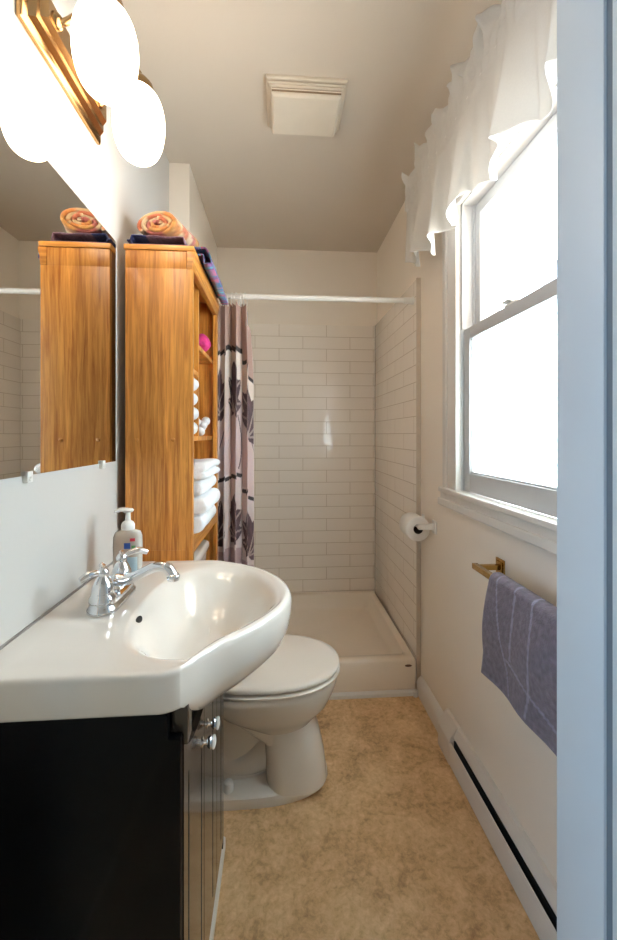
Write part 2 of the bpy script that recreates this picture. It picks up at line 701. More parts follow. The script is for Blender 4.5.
# tile boards
TZ = 1.93
struct('wall_tile_back', BX(SLX, TX, BY - 0.012, BY, 0.135, TZ, 0.002), M['tile_x'], 30)
struct('trim_4', BX(TX - 0.001, RX, 1.846, 1.8555, 0.0, TZ + 0.004, 0.002), M['edge'])
struct('wall_tile_right', BX(TX, RX, 1.8555, BY - 0.012, 0.135, TZ, 0.002), M['tile_y'], 30)
struct('wall_tile_left', BX(SLX, SLX + 0.012, 1.90, BY - 0.012, 0.135, TZ, 0.002), M['tile_y'], 30)

# baseboards
bm = prism(bmesh.new(), [(RX, 0), (0.638, 0), (0.636, 0.055), (0.642, 0.072), (0.652, 0.082), (RX, 0.086)], 1.545, 1.835, 'y')
struct('baseboard_right', bm, M['trim'])
bm = prism(bmesh.new(), [(1.838, 0), (1.838, 0.022), (1.832, 0.021), (1.824, 0.014), (1.822, 0)], LX + 0.01, 0.636, 'x')
lathe(bm, [(0.012, 0), (0.012, 0.022), (0.006, 0.027)], (0.626, 1.822, 0), 14)
struct('baseboard_shower', bm, M['trim'])

# ------------------------------------------------------------------ window
win = thing('window_1', 'x', 'window')
del win['label'], win['category']
win['kind'] = 'structure'
win.location = (RX, 1.06, WZ0)


def framing(bm, x0, x1, y0, y1, z0, z1, wl, wr, wb_, wt, bev=0.002):
    box(bm, x0, x1, y0, y0 + wl, z0, z1, bev)
    box(bm, x0, x1, y1 - wr, y1, z0, z1, bev)
    box(bm, x0, x1, y0 + wl, y1 - wr, z0, z0 + wb_, bev)
    box(bm, x0, x1, y0 + wl, y1 - wr, z1 - wt, z1, bev)


bm = bmesh.new()      # jamb lining
box(bm, RX - 0.004, RX + T + 0.02, WY0 - 0.012, WY0 + 0.004, WZ0, WZ1)
box(bm, RX - 0.004, RX + T + 0.02, WY1 - 0.004, WY1 + 0.012, WZ0, WZ1)
box(bm, RX - 0.004, RX + T + 0.02, WY0, WY1, WZ1 - 0.004, WZ1 + 0.012)
box(bm, RX - 0.004, RX + T + 0.03, WY0, WY1, WZ0 - 0.01, WZ0 + 0.006)
# parting beads
for y0, y1 in ((WY0 + 0.004, WY0 + 0.012), (WY1 - 0.012, WY1 - 0.004)):
    box(bm, RX + 0.037, RX + 0.045, y0, y1, WZ0, WZ1)
    box(bm, RX - 0.004, RX + 0.004, y0, y1, 1.58, WZ1)
obj('window_jamb', bm, M['window'], win)

bm = bmesh.new()      # casing, stepped profile on the wall
for (y0, y1) in ((0.60, WY0 - 0.002), (WY1 + 0.002, 1.535)):
    box(bm, 0.642, RX, y0 + 0.004, y1 - 0.004, WZ0 - 0.02, 2.136, 0.003)
    box(bm, 0.634, RX - 0.001, (y1 - 0.03) if y0 > 1 else y0, y1 if y0 > 1 else y0 + 0.03, WZ0 - 0.02, 2.14, 0.003)
    box(bm, 0.637, RX - 0.001, y0 if y0 > 1 else y1 - 0.014, y0 + 0.014 if y0 > 1 else y1, WZ0, 2.04, 0.003)
box(bm, 0.641, RX, 0.60, 1.535, WZ1 + 0.002, 2.14, 0.003)
box(bm, 0.634, RX - 0.001, 0.60, 1.535, 2.11, 2.14, 0.003)
obj('window_casing', bm, M['trim'], win)
bm = bmesh.new()      # stool and stepped apron
box(bm, 0.622, RX + 0.01, 0.59, 1.548, WZ0 - 0.004, WZ0 + 0.014, 0.004, 3)
box(bm, 0.636, RX, 0.59, 1.56, 0.952, WZ0 - 0.004, 0.003)
box(bm, 0.630, RX, 0.585, 1.575, 0.925, 0.954, 0.005, 3)
obj('window_sill', bm, M['trim'], win)

bm = bmesh.new()      # lower sash
framing(bm, 0.665, 0.697, WY0 + 0.004, WY1 - 0.004, 1.000, 1.578, 0.042, 0.042, 0.066, 0.042, 0.003)
framing(bm, 0.671, 0.690, WY0 + 0.042, WY1 - 0.042, 1.062, 1.540, 0.008, 0.008, 0.010, 0.006, 0.001)
ls = obj('lower_sash', bm, M['window'], win)
sub('pane', BX(0.678, 0.682, WY0 + 0.046, WY1 - 0.046, 1.066, 1.536), M['frost'], ls, 0, 'frosted pebbled pane')
bm = bmesh.new()      # sash lock on the meeting rail
box(bm, 0.668, 0.694, 1.10, 1.16, 1.578, 1.585, 0.002)
lathe(bm, [(0.010, 1.584), (0.010, 1.594), (0.004, 1.597)], (0.681, 1.13, 0), 14)
box(bm, 0.660, 0.684, 1.122, 1.16, 1.588, 1.595, 0.002)
sub('sash_lock', bm, M['plastic'], ls)
bm = bmesh.new()      # upper sash, further out
framing(bm, 0.705, 0.737, WY0 + 0.004, WY1 - 0.004, 1.560, 2.024, 0.040, 0.040, 0.036, 0.040, 0.003)
framing(bm, 0.711, 0.730, WY0 + 0.040, WY1 - 0.040, 1.590, 1.988, 0.007, 0.007, 0.007, 0.007, 0.001)
us = obj('upper_sash', bm, M['window'], win)
sub('pane', BX(0.718, 0.722, WY0 + 0.043, WY1 - 0.043, 1.594, 1.986), M['clear'], us, 0, 'clear pane')

# roof edge of the house next door
bm = prism(bmesh.new(), [(3.0, 3.02), (3.0, 3.10), (5.2, 3.95), (5.2, 3.02)], -2.0, 4.75, 'y')
rt = obj('neighbouring_roof', bm, M['roof'], None, 0)
rt.rotation_euler = (0, 0, 0)
tag(rt, 'pale grey roof edge of the house next door seen through upper window pane', 'roof')

# ------------------------------------------------------------------ shower pan
pan = thing('shower_pan', 'beige acrylic shower pan with raised front curb and small oval badge', 'shower pan', (0.12, 2.25, 0))
px0, px1, py0, py1 = SLX + 0.001, 0.634, 1.84, BY - 0.013


def rrect(x0, x1, y0, y1, r, z, n=6):
    out = []
    for cx, cy, a0 in ((x1 - r, y1 - r, 0), (x0 + r, y1 - r, PI / 2), (x0 + r, y0 + r, PI), (x1 - r, y0 + r, 1.5 * PI)):
        for i in range(n + 1):
            a = a0 + PI / 2 * i / n
            out.append((cx + r * math.cos(a), cy + r * math.sin(a), z))
    return out


bm = bmesh.new()
py0b = 1.84
R = [rrect(px0, px1, py0b, py1, 0.004, 0.0), rrect(px0, px1, py0b, py1, 0.004, 0.150),
     rrect(px0 + 0.006, px1 - 0.003, py0b + 0.007, py1 - 0.003, 0.006, 0.158),
     rrect(px0 + 0.030, px1 - 0.030, py0b + 0.055, py1 - 0.030, 0.02, 0.157),
     rrect(px0 + 0.036, px1 - 0.036, py0b + 0.063, py1 - 0.036, 0.03, 0.148),
     rrect(px0 + 0.046, px1 - 0.046, py0b + 0.080, py1 - 0.046, 0.04, 0.075),
     rrect(px0 + 0.065, px1 - 0.065, py0b + 0.100, py1 - 0.065, 0.04, 0.060),
     rrect(0.06, 0.16, 2.20, 2.30, 0.049, 0.052)]
rings(bm, R)
obj('pan_body', bm, M['acrylic'], pan, 50)
bm = bmesh.new()
pts = [(0.598 + 0.016 * math.cos(2 * PI * i / 20), 0.131 + 0.005 * math.sin(2 * PI * i / 20)) for i in range(20)]
prism(bm, pts, 1.837, 1.8405, 'y')
o = obj('badge', bm, M['label'], pan)
o['label'] = 'brown oval badge on the curb'
bm = lathe(bmesh.new(), [(0.042, 0.052), (0.042, 0.0555), (0.036, 0.057), (0.001, 0.057)], (0.11, 2.25, 0), 28)
obj('drain', bm, M['chrome'], pan)

# ------------------------------------------------------------------ shower rod, rings, curtain
RY, RZ = 1.895, 1.842
rod = thing('shower_rod', 'white tension shower rod spanning the shower opening', 'curtain rod', (0.12, RY, RZ))
bm = lathe(bmesh.new(), [(0.0125, SLX + 0.02), (0.0125, TX - 0.02)], (0, RY, RZ), 20, 'x')
obj('tube', bm, M['plastic'], rod)
for s, x in ((1, SLX), (-1, TX)):
    prof = [(0.019, x + s * 0.0005), (0.019, x + s * 0.008), (0.0155, x + s * 0.014), (0.0150, x + s * 0.045), (0.0126, x + s * 0.05)]
    bm = lathe(bmesh.new(), prof, (0, RY, RZ), 20, 'x')
    obj('end_cap', bm, M['plastic'], rod)

CX0, CX1 = SLX + 0.02, -0.126
NF = 5.2


def cur_path(s, zt):
    """cloth position for arc parameter s (0..1) and height fraction zt (0 bottom, 1 top)"""
    w = 0.028 * (1.05 - 0.3 * zt)
    ph = s * NF * 2 * PI + 0.5 * math.sin(3.1 * s + 2 * zt)
    x = CX0 + (CX1 - CX0) * s + 0.010 * math.sin(2 * ph) * (1 - 0.3 * zt)
    y = RY - 0.002 + w * math.sin(ph) * (0.75 + 0.35 * math.sin(9 * s + 1)) + 0.006 * math.sin(5 * zt + 6 * s)
    return x, y


CZB, CZT = 0.22, 1.815


def leaf(u, v, wdt, hgt):
    """tulip-shaped fan of pointed leaves; returns 0 none, 1 leaf, 2 pale vein"""
    u = u / wdt; v = v / hgt
    if not (-1.05 < u < 1.05 and -1.0 < v < 1.05):
        return 0
    r = 0
    for a, L, wd in ((0, 1.0, 0.30), (-0.42, 1.02, 0.27), (0.42, 1.02, 0.27), (-0.85, 0.98, 0.24), (0.85, 0.98, 0.24), (-1.3, 0.8, 0.2), (1.3, 0.8, 0.2)):
        pu, pv = u, (v + 0.85) / 1.85
        t = pu * math.sin(a) * 0.9 + pv * math.cos(a)
        q = pu * math.cos(a) * 0.9 - pv * math.sin(a)
        if 0 < t < L:
            hw = wd * math.sin(PI * min(1, t / L) ** 0.8) ** 0.8
            if abs(q) < hw:
                r = 2 if abs(q) < 0.022 and abs(a) > 0.2 else max(r, 1)
                if r == 2:
                    return 2
    return r


def curtain_color(s, z):
    u = s * 0.95           # width of cloth in metres
    taupe = lin((184, 152, 140)); cream = lin((230, 214, 202)); mauve = lin((212, 188, 186)); pale = lin((224, 206, 202))
    darkb = lin((98, 72, 78)); stick = lin((40, 26, 26)); vein = lin((176, 156, 150))
    # cells of the print, each 0.33 m wide
    k = math.floor(u / 0.26)
    cu = (u / 0.26 - k - 0.5) * 0.26
    off = 0.035 * math.sin(k * 2.3 + 1)
    n = noise.noise((u * 9, z * 3, 1)) * 0.5 + 0.5
    zz = z + off
    if zz > 1.585:
        c = taupe
    elif zz > 1.0:
        f = min(1, max(0, (1.46 - zz) / 0.25))
        c = tuple(cream[i] * (1 - f) + mauve[i] * f for i in range(3))
    elif zz > 0.66:
        c = pale
    else:
        c = tuple(x * 1.05 for x in lin((186, 158, 158)))
    c = tuple(x * (0.86 + 0.28 * n) for x in c)
    if abs(zz - 1.585) < 0.010 or abs(zz - 0.99 - 0.10 * cu) < 0.009:
        return stick
    for zc, h in ((1.40, 0.13), (0.80, 0.115), (0.40, 0.11)):
        lf = leaf(cu, (zz - zc) * 1.0, 0.12, h)
        if lf == 2:
            return vein
        if lf == 1:
            d = 0.8 + 0.5 * noise.noise((u * 60, z * 25, 5))
            return tuple(x * d for x in darkb)
    # slender twigs
    if abs(cu - 0.10 * math.sin(z * 5 + k)) < 0.003 and 1.05 < z < 1.3:
        return darkb
    return c


def cloth_grid(name, fn, cfn, nu, nv, m, thick=0.0012, parent=None):
    bm = bmesh.new()
    V = [[bm.verts.new(fn(i / nu, j / nv)) for i in range(nu + 1)] for j in range(nv + 1)]
    for j in range(nv):
        for i in range(nu):
            bm.faces.new((V[j][i], V[j][i + 1], V[j + 1][i + 1], V[j + 1][i]))
    cols = [cfn(i / nu, j / nv) for j in range(nv + 1) for i in range(nu + 1)] if cfn else None
    me = bpy.data.meshes.new(name)
    bm.to_mesh(me)
    bm.free()
    me.materials.append(m)
    for p in me.polygons:
        p.use_smooth = True
    if cols:
        ca = me.color_attributes.new('pattern', 'FLOAT_COLOR', 'POINT')
        for i, c in enumerate(cols):
            ca.data[i].color = (*c, 1)
    o = bpy.data.objects.new(name, me)
    COL.objects.link(o)
    if thick:
        sm = o.modifiers.new('thickness', 'SOLIDIFY')
        sm.thickness = thick
        sm.offset = 0
    if parent is not None:
        o.parent = parent
        o.location = -parent.location
    return o


def curtain_pt(s, t):
    top = CZT - 0.020 * abs(math.sin(s * 12 * PI)) ** 1.5
    if s > 0.90:                       # free corner droops from the last ring
        top -= (s - 0.90) / 0.10 * 0.13
    z = CZB + (top - CZB) * t
    x, y = cur_path(s, t)
    if s > 0.8:
        k = max(0, (t - 0.86) / 0.14)
        x -= 0.012 * k * (s - 0.8) / 0.2
    return (x, y, z)


o = cloth_grid('shower_curtain', curtain_pt, lambda s, t: curtain_color(s, CZB + (CZT - CZB) * t), 460, 330, M['print'])
tag(o, 'taupe and mauve shower curtain printed with dark brown leaf motifs, bunched left', 'shower curtain')


def liner_pt(s, t):
    z = 0.20 + (1.79 - 0.20) * t
    x = SLX + 0.016 + 0.24 * s
    return (x, RY + 0.056 + 0.010 * math.sin(s * 9 * PI), z)


o = cloth_grid('shower_liner', liner_pt, None, 90, 20, M['liner'], 0.0008)
tag(o, 'plain white shower liner hanging behind the printed curtain', 'shower liner')

ring0 = None
NR = 9
for i in range(NR):
    x = SLX + 0.09 + (CX1 - 0.03 - SLX - 0.09) * i / (NR - 1)
    if ring0 is None:
        bm = bmesh.new()
        pts = [(0.0, 0.024 * math.cos(a), -0.008 + 0.030 * math.sin(a)) for a in [2 * PI * j / 28 for j in range(29)]]
        tube(bm, pts, 0.0022, 8, 1, smooth=False)
        ring0 = obj('curtain_ring', bm, M['plastic'])
        r = ring0
    else:
        r = ring0.copy()
        COL.objects.link(r)
    r.location = (x, RY, RZ - 0.007)
    r.rotation_euler = (0, 0, random.uniform(-0.35, 0.35))
    tag(r, 'small white plastic curtain ring on the shower rod above the bunched curtain', 'curtain ring', 'curtain rings on the shower rod')

# ------------------------------------------------------------------ oak cabinet over the toilet tank
cab = thing('storage_cabinet', 'tall oak over-toilet cabinet with open shelves beside the mirror', 'cabinet', (-0.375, 1.535, 0))
cy0, cy1, cxb, cxf, ct = 1.275, 1.79, -0.469, -0.266, 1.768


def bxp(name, *a, m='oak', bev=0.0015, label=None):
    o = obj(name, BX(*a, bev=bev), M[m], cab)
    if label:
        o['label'] = label
    return o


bxp('side_panel', cxb, cxf, cy0, cy0 + 0.018, 0.0, ct - 0.055)
bxp('side_panel_top', cxb, cxf - 0.0185, cy0, cy0 + 0.018, ct - 0.0555, ct - 0.001)
bxp('side_panel', cxb, cxf - 0.016, cy1 - 0.018, cy1, 0.0, ct - 0.001)
bxp('front_stile', cxf - 0.016, cxf, cy1 - 0.035, cy1, 0.0, ct - 0.055)
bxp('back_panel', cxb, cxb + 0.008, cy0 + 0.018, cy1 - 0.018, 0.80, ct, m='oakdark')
o = bxp('divider', cxb + 0.008, cxf - 0.018, 1.455, 1.470, 1.195, ct - 0.002, m='oak')
for z, a, b in ((1.405, cy0 + 0.018, 1.455), (1.505, 1.470, cy1 - 0.018), (1.180, cy0 + 0.018, cy1 - 0.018), (0.870, cy0 + 0.018, cy1 - 0.018)):
    o = bxp('shelf', cxb + 0.008, cxf - 0.018, a, b, z, z + 0.016, m='oak')
# top: slab, moulding and the face rail below it
bm = bmesh.new()
box(bm, cxb - 0.004, cxf + 0.004, cy0 - 0.004, cy1 + 0.004, ct, ct + 0.016, 0.003)
obj('top_board', bm, M['oakrail'], cab)
bm = prism(bmesh.new(), [(cxf - 0.018, ct - 0.055), (cxf, ct - 0.055), (cxf + 0.001, ct - 0.05), (cxf + 0.001, ct - 0.026), (cxf + 0.005, ct - 0.02), (cxf + 0.007, ct - 0.008), (cxf + 0.007, ct), (cxf - 0.018, ct)], cy0 - 0.0008, cy1 + 0.002, 'y', 0.0008)
obj('crown_rail', bm, M['oakrail'], cab)
bm = prism(bmesh.new(), [(cxf - 0.016, 0.832), (cxf, 0.832), (cxf, 0.885), (cxf - 0.016, 0.885)], cy0 + 0.018, cy1 - 0.035, 'y')
obj('shelf_rail', bm, M['oakrail'], cab)
bxp('lower_rail', cxb, cxf - 0.02, cy0 - 0.0015, cy0 + 0.001, 0.0, 0.845, m='oak', bev=0.0006)
for x in (-0.435, -0.325):
    bm = lathe(bmesh.new(), [(0.006, cy0 - 0.0022), (0.006, cy0 + 0.001)], (x, 0, 1.185), 16, 'y')
    lathe(bm, [(0.001, cy0 - 0.004), (0.004, cy0 - 0.0035), (0.006, cy0 - 0.0022)], (x, 0, 1.185), 16, 'y')
    obj('wooden_plug', bm, M['oak'], cab)


# folded white towels in the bottom bay, each one its own thing
def folded(name, x0, x1, y0, y1, z0, h, folds=2, seed=0, m=None):
    """folded towel: rounded slab seen from its folded edge, with fold layers"""
    bm = bmesh.new()
    prof = []
    nx = 40
    layers = folds
    # outline in the x-z plane (fold faces +x)
    def sect(y, k):
        rng = noise.noise((y * 9, seed * 3.1, 0)) * 0.006
        ins = 0.012 * (abs(2 * k - 1) ** 6)
        pts = []
        hh = h * (1 - 0.20 * abs(2 * k - 1) ** 5)
        zc = z0 + (h - hh) * 0.0
        X1 = x1 + rng - ins
        # bottom back -> bottom front
        pts.append((x0 + ins, y, zc))
        for i in range(8):
            pts.append((x0 + (X1 - h * 0.4 - x0) * (i + 1) / 9, y, zc + 0.001))
        for l in range(layers):
            lh = hh / layers
            c = zc + lh * (l + 0.5)
            for i in range(9):
                a = -PI / 2 + PI * i / 8
                rx = h * 0.42 * (1 - 0.12 * l)
                pts.append((X1 - rx + rx * math.cos(a) * (1.0), y, c + lh / 2 * math.sin(a) * 0.985))
        for i in range(8):
            x = X1 - h * 0.4 - (X1 - h * 0.4 - x0) * (i + 1) / 9
            pts.append((x, y, zc + hh - 0.003 * abs(math.sin(i * 1.3 + seed))))
        pts.append((x0 + ins, y, zc + hh * 0.96))
        return pts
    n = 14
    rings(bm, [sect(y0 + (y1 - y0) * (0.5 - 0.5 * math.cos(PI * i / n)), i / n) for i in range(n + 1)])
    return obj(name, bm, m or M['terry'], None, 60)


tw = [(0.060, -0.236, 'bottom towel of the white stack on the lowest cabinet shelf'),
      (0.058, -0.220, 'second towel up in the white stack on the lowest cabinet shelf'),
      (0.050, -0.234, 'third towel up in the white stack on the lowest cabinet shelf'),
      (0.060, -0.222, 'topmost folded white towel of the stack on the lowest cabinet shelf')]
z = 0.887
for i, (h, xf, lab) in enumerate(tw):
    o = folded('folded_towel', -0.455, xf, 1.305, 1.575 - 0.012 * (i % 2), z, h - 0.001, 1 if i != 3 else 2, i)
    recenter(o, (-0.34, 1.44, z))
    tag(o, lab, 'towel', 'white towels folded in the cabinet')
    z += h

# shell ornament and pink cloth in the far bay
bm = bmesh.new()
for i in range(9):
    a = i * 2.4
    r = 0.004 + 0.0022 * i
    bmesh.ops.create_icosphere(bm, subdivisions=2, radius=0.015 + 0.001 * (i % 3),
                               matrix=Matrix.Translation((-0.300 + r * math.cos(a), 1.57 + r * math.sin(a), 1.212 + 0.0052 * i)))
o = recenter(obj('seashell', bm, M['shell'], None, 60), (-0.305, 1.60, 1.197))
tag(o, 'knobbly white seashell ornament on the middle cabinet shelf', 'seashell')
bm = bmesh.new()
bmesh.ops.create_icosphere(bm, subdivisions=4, radius=0.035, matrix=Matrix.Translation((-0.300, 1.575, 1.552)) @ Matrix.Diagonal((1, 1.3, 0.9, 1)))
for v in bm.verts:
    d = noise.noise(v.co * 35) * 0.008
    v.co += v.normal * d
    v.co.z = max(v.co.z, 1.5215)
o = recenter(obj('washcloth', bm, M['pink'], None, 60), (-0.300, 1.575, 1.522))
tag(o, 'bright pink balled washcloth on the upper shelf of the oak cabinet', 'washcloth')


# towels on the cabinet top
def stripes(cols, u):
    k = int(u * len(cols)) % len(cols)
    return lin(cols[k])


def rolled(name, c, rad, length, turns, axis_dir, colf, seed, zflat=0.8):
    """terry towel rolled up: a spiral sheet of real thickness, its end visible"""
    ax = Vector(axis_dir).normalized()
    side = ax.cross(Vector((0, 0, 1))).normalized()
    nu, nv = int(turns * 26), 16
    def fn(s, t):
        a = s * turns * 2 * PI
        r = 0.010 + (rad - 0.010) * s
        wob = 1 + 0.07 * noise.noise((a * 0.7, t * 3, seed))
        l = (t - 0.5) * length * (1 + 0.06 * noise.noise((a * 0.5, seed, 2)))
        p = Vector(c) + ax * l + side * (r * wob * math.cos(a)) + Vector((0, 0, 1)) * (r * wob * zflat * math.sin(a))
        return tuple(p)
    return cloth_grid(name, fn, colf, nu, nv, M['towelprint'], rad / turns * 0.62)


# four rolled white washcloths stacked in the near bay
wl = ['lowest rolled white washcloth in the stack on the middle cabinet shelf', 'second rolled white washcloth up on the middle cabinet shelf',
      'third rolled white washcloth up on the middle cabinet shelf', 'topmost rolled white washcloth of the stack below the upper near shelf']
for i in range(4):
    zc = 1.197 + 0.0255 + 0.0508 * i
    xc = -0.306 + 0.003 * (i % 2)
    o = rolled('rolled_washcloth', (xc, 1.372, zc), 0.0225, 0.135, 2.5, (0.02, 1, 0), lambda s, t: (0.84, 0.84, 0.86), i + 20, 1.0)
    recenter(o, (xc, 1.372, zc - 0.025))
    tag(o, wl[i], 'washcloth', 'rolled washcloths in the cabinet')

oc = [(232, 150, 84), (240, 206, 160), (222, 128, 92), (244, 214, 176), (206, 120, 110), (236, 172, 100)]
TT = ct + 0.016
o = rolled('rolled_towel', (-0.360, 1.375, TT + 0.074), 0.066, 0.16, 3.6, (0.25, 1, 0),
           lambda s, t: tuple(x * (0.8 + 0.4 * noise.noise((s * 60, t * 20, 3))) for x in stripes(oc, t * 1.0 + 0.1 * noise.noise((s * 40, t * 8, 0)) + 0.5 + s * 3)), 3, 0.55)
recenter(o, (-0.360, 1.39, TT))
tag(o, 'orange and cream patterned rolled towel on top of oak cabinet', 'towel')
o.location.z += 0.004

nc = [(44, 48, 96), (96, 84, 124), (52, 60, 116), (140, 96, 110)]
bm = None


def slab_towel(name, x0, x1, y0, y1, z0, h, colf, seed, over=0.0):
    """flat folded towel lying on the cabinet; 'over' lets its front edge hang down the face"""
    def fn(s, t):
        L = (x1 - x0) + over
        # closed loop: top going out, fold, bottom coming back
        if s < 0.5:
            d = s / 0.5 * L; top = True
        else:
            d = (1 - s) / 0.5 * L; top = False
        lift = h if top else 0.004
        if s < 0.04 or s > 0.96:
            lift = h * 0.5
        fl = x1 - x0
        y = y0 + (y1 - y0) * t
        nzv = 0.005 * noise.noise((d * 20, t * 6, seed))
        if d <= fl:
            x = x0 + d; z = z0 + lift + nzv * (1 if top else 0)
        else:
            e = d - fl
            k = min(1, e / 0.03)
            x = x1 + (lift * math.sin(k * PI / 2)) + 0.003 + nzv * 0.6 * (1 if top else 0)
            z = z0 + lift * math.cos(k * PI / 2) - max(0, e - 0.006) * (0.94 + 0.1 * math.sin(9 * t))
        return (x, y, z)
    o = cloth_grid(name, fn, colf, 70, 40, M['towelprint'], 0.003)
    return o


o = slab_towel('folded_towel', -0.468, -0.292, 1.285, 1.76, TT + 0.002, 0.030,
               lambda s, t: tuple(x * (0.8 + 0.5 * noise.noise((s * 50, t * 30, 3))) for x in lin((52, 62, 118) if (s if s < 0.5 else 1 - s) < 0.16 else (150, 112, 128))), 5)
recenter(o, (-0.37, 1.52, TT))
tag(o, 'navy and purple folded towel under the orange roll on cabinet top', 'towel')
bc = [(60, 170, 196), (60, 96, 176), (206, 96, 130), (48, 140, 184), (140, 84, 150), (80, 200, 206)]


def teal(s, t):
    n = noise.noise((s * 26, t * 12, 1)) + 0.6 * noise.noise((s * 60, t * 30, 6))
    return tuple(x * (0.8 + 0.5 * abs(n)) for x in stripes(bc, (n + 1) * 0.5 + 0.15))


o = slab_towel('draped_towel', -0.285, -0.252, 1.345, 1.765, TT + 0.002, 0.028, teal, 8, over=0.032)
recenter(o, (-0.26, 1.53, TT))
tag(o, 'teal, blue and magenta towel draped over front edge of cabinet top', 'towel')

# ------------------------------------------------------------------ toilet
TYC = 1.432
toi = thing('toilet', 'white two-piece toilet with closed lid between vanity and shower', 'toilet', (-0.15, TYC, 0))


def oval(xr, xf, hw, z, n=48, e=2.3, yc=TYC, back=3.4):
    """egg outline: xr rear x, xf front x"""
    cx = xr + (xf - xr) * 0.46
    out = []
    for i in range(n):
        a = 2 * PI * i / n
        c, s_ = math.cos(a), math.sin(a)
        ee = e if c > 0 else back
        rx = (xf - cx) if c > 0 else (cx - xr)
        out.append((cx + rx * math.copysign(abs(c) ** (2 / ee), c), yc + hw * math.copysign(abs(s_) ** (2 / ee if c > 0 else 2 / back), s_), z))
    return out


bm = bmesh.new()
# foot flange
rings(bm, [oval(-0.34, 0.168, 0.124, 0.0), oval(-0.34, 0.172, 0.126, 0.012), oval(-0.34, 0.168, 0.123, 0.032), oval(-0.33, 0.155, 0.106, 0.040)])
# front pedestal column
rings(bm, [oval(-0.045, 0.166, 0.119, 0.03, e=2.8), oval(-0.048, 0.158, 0.114, 0.10, e=2.8), oval(-0.050, 0.138, 0.106, 0.18, e=2.8),
           oval(-0.060, 0.112, 0.098, 0.235), oval(-0.09, 0.105, 0.100, 0.26)])
# trapway behind, curved body in the recess
tube(bm, [(-0.02, TYC, 0.12), (-0.12, TYC, 0.085), (-0.19, TYC, 0.10), (-0.25, TYC, 0.19), (-0.32, TYC, 0.24), (-0.37, TYC, 0.12), (-0.36, TYC, 0.03)],
     [0.066, 0.064, 0.062, 0.065, 0.065, 0.062, 0.066], 24)
rings(bm, [oval(-0.335, -0.03, 0.058, 0.03), oval(-0.335, -0.03, 0.058, 0.30)])
# bowl
prism(bm, [(-0.30, 0.345), (-0.235, 0.318), (-0.17, 0.272), (-0.10, 0.225), (-0.04, 0.178), (0.0, 0.17), (0.06, 0.22), (0.06, 0.36), (-0.30, 0.36)], TYC - 0.098, TYC + 0.098, 'y', 0.012)
rings(bm, [oval(-0.045, 0.090, 0.085, 0.19), oval(-0.09, 0.114, 0.103, 0.222), oval(-0.15, 0.146, 0.128, 0.255), oval(-0.20, 0.175, 0.149, 0.285),
           oval(-0.25, 0.194, 0.164, 0.325), oval(-0.28, 0.203, 0.172, 0.352), oval(-0.28, 0.204, 0.174, 0.368), oval(-0.28, 0.200, 0.170, 0.376)])
# deck that carries the tank
rings(bm, [rrect(-0.47, -0.20, TYC - 0.085, TYC + 0.085, 0.02, 0.24), rrect(-0.475, -0.20, TYC - 0.10, TYC + 0.10, 0.02, 0.30), rrect(-0.478, -0.19, TYC - 0.11, TYC + 0.11, 0.03, 0.370)])
obj('bowl', bm, M['toilet'], toi, 55)
bm = bmesh.new()
rings(bm, [oval(-0.232, 0.197, 0.164, 0.3765, e=2.15), oval(-0.237, 0.214, 0.178, 0.381, e=2.15), oval(-0.237, 0.215, 0.179, 0.386, e=2.15), oval(-0.235, 0.210, 0.174, 0.3905, e=2.15)])
obj('seat', bm, M['seat'], toi, 55)
bm = bmesh.new()
rings(bm, [oval(-0.230, 0.196, 0.166, 0.3945, e=2.15), oval(-0.238, 0.212, 0.177, 0.400, e=2.15), oval(-0.238, 0.213, 0.178, 0.407, e=2.15),
           oval(-0.234, 0.208, 0.173, 0.4125, e=2.15), oval(-0.222, 0.187, 0.160, 0.4155, e=2.15), oval(-0.10, 0.07, 0.06, 0.418, e=2.15)])
obj('lid', bm, M['seat'], toi, 55)
for dy in (-0.075, 0.075):
    bm = lathe(bmesh.new(), [(0.011, -0.022), (0.012, -0.02), (0.012, 0.02), (0.011, 0.022)], (-0.248, TYC + dy, 0.392), 16, 'y')
    obj('hinge', bm, M['seat'], toi)
TK = 1.495
bm = bmesh.new()
rings(bm, [rrect(-0.470, -0.320, TK - 0.165, TK + 0.165, 0.03, 0.372), rrect(-0.480, -0.305, TK - 0.185, TK + 0.185, 0.03, 0.42), rrect(-0.484, -0.292, TK - 0.195, TK + 0.195, 0.03, 0.735)])
obj('tank', bm, M['toilet'], toi, 50)
bm = bmesh.new()
rings(bm, [rrect(-0.487, -0.286, TK - 0.199, TK + 0.199, 0.03, 0.7355), rrect(-0.488, -0.282, TK - 0.199, TK + 0.202, 0.034, 0.742), rrect(-0.488, -0.282, TK - 0.199, TK + 0.202, 0.034, 0.765), rrect(-0.482, -0.289, TK - 0.194, TK + 0.194, 0.03, 0.772)])
obj('tank_lid', bm, M['toilet'], toi, 50)
bm = lathe(bmesh.new(), [(0.012, -0.292), (0.012, -0.280), (0.006, -0.276)], (0, TK - 0.13, 0.68), 16, 'x')
tube(bm, [(-0.279, TK - 0.13, 0.68), (-0.272, TK - 0.10, 0.676), (-0.272, TK - 0.06, 0.67)], [0.006, 0.005, 0.007], 10)
obj('flush_lever', bm, M['chrome'], toi)
for dy in (-0.092, 0.092):
    bm = lathe(bmesh.new(), [(0.017, 0.036), (0.017, 0.052), (0.014, 0.066), (0.006, 0.072), (0.001, 0.073)], (-0.165, TYC + dy, 0), 18)
    obj('bolt_cap', bm, M['plastic'], toi)

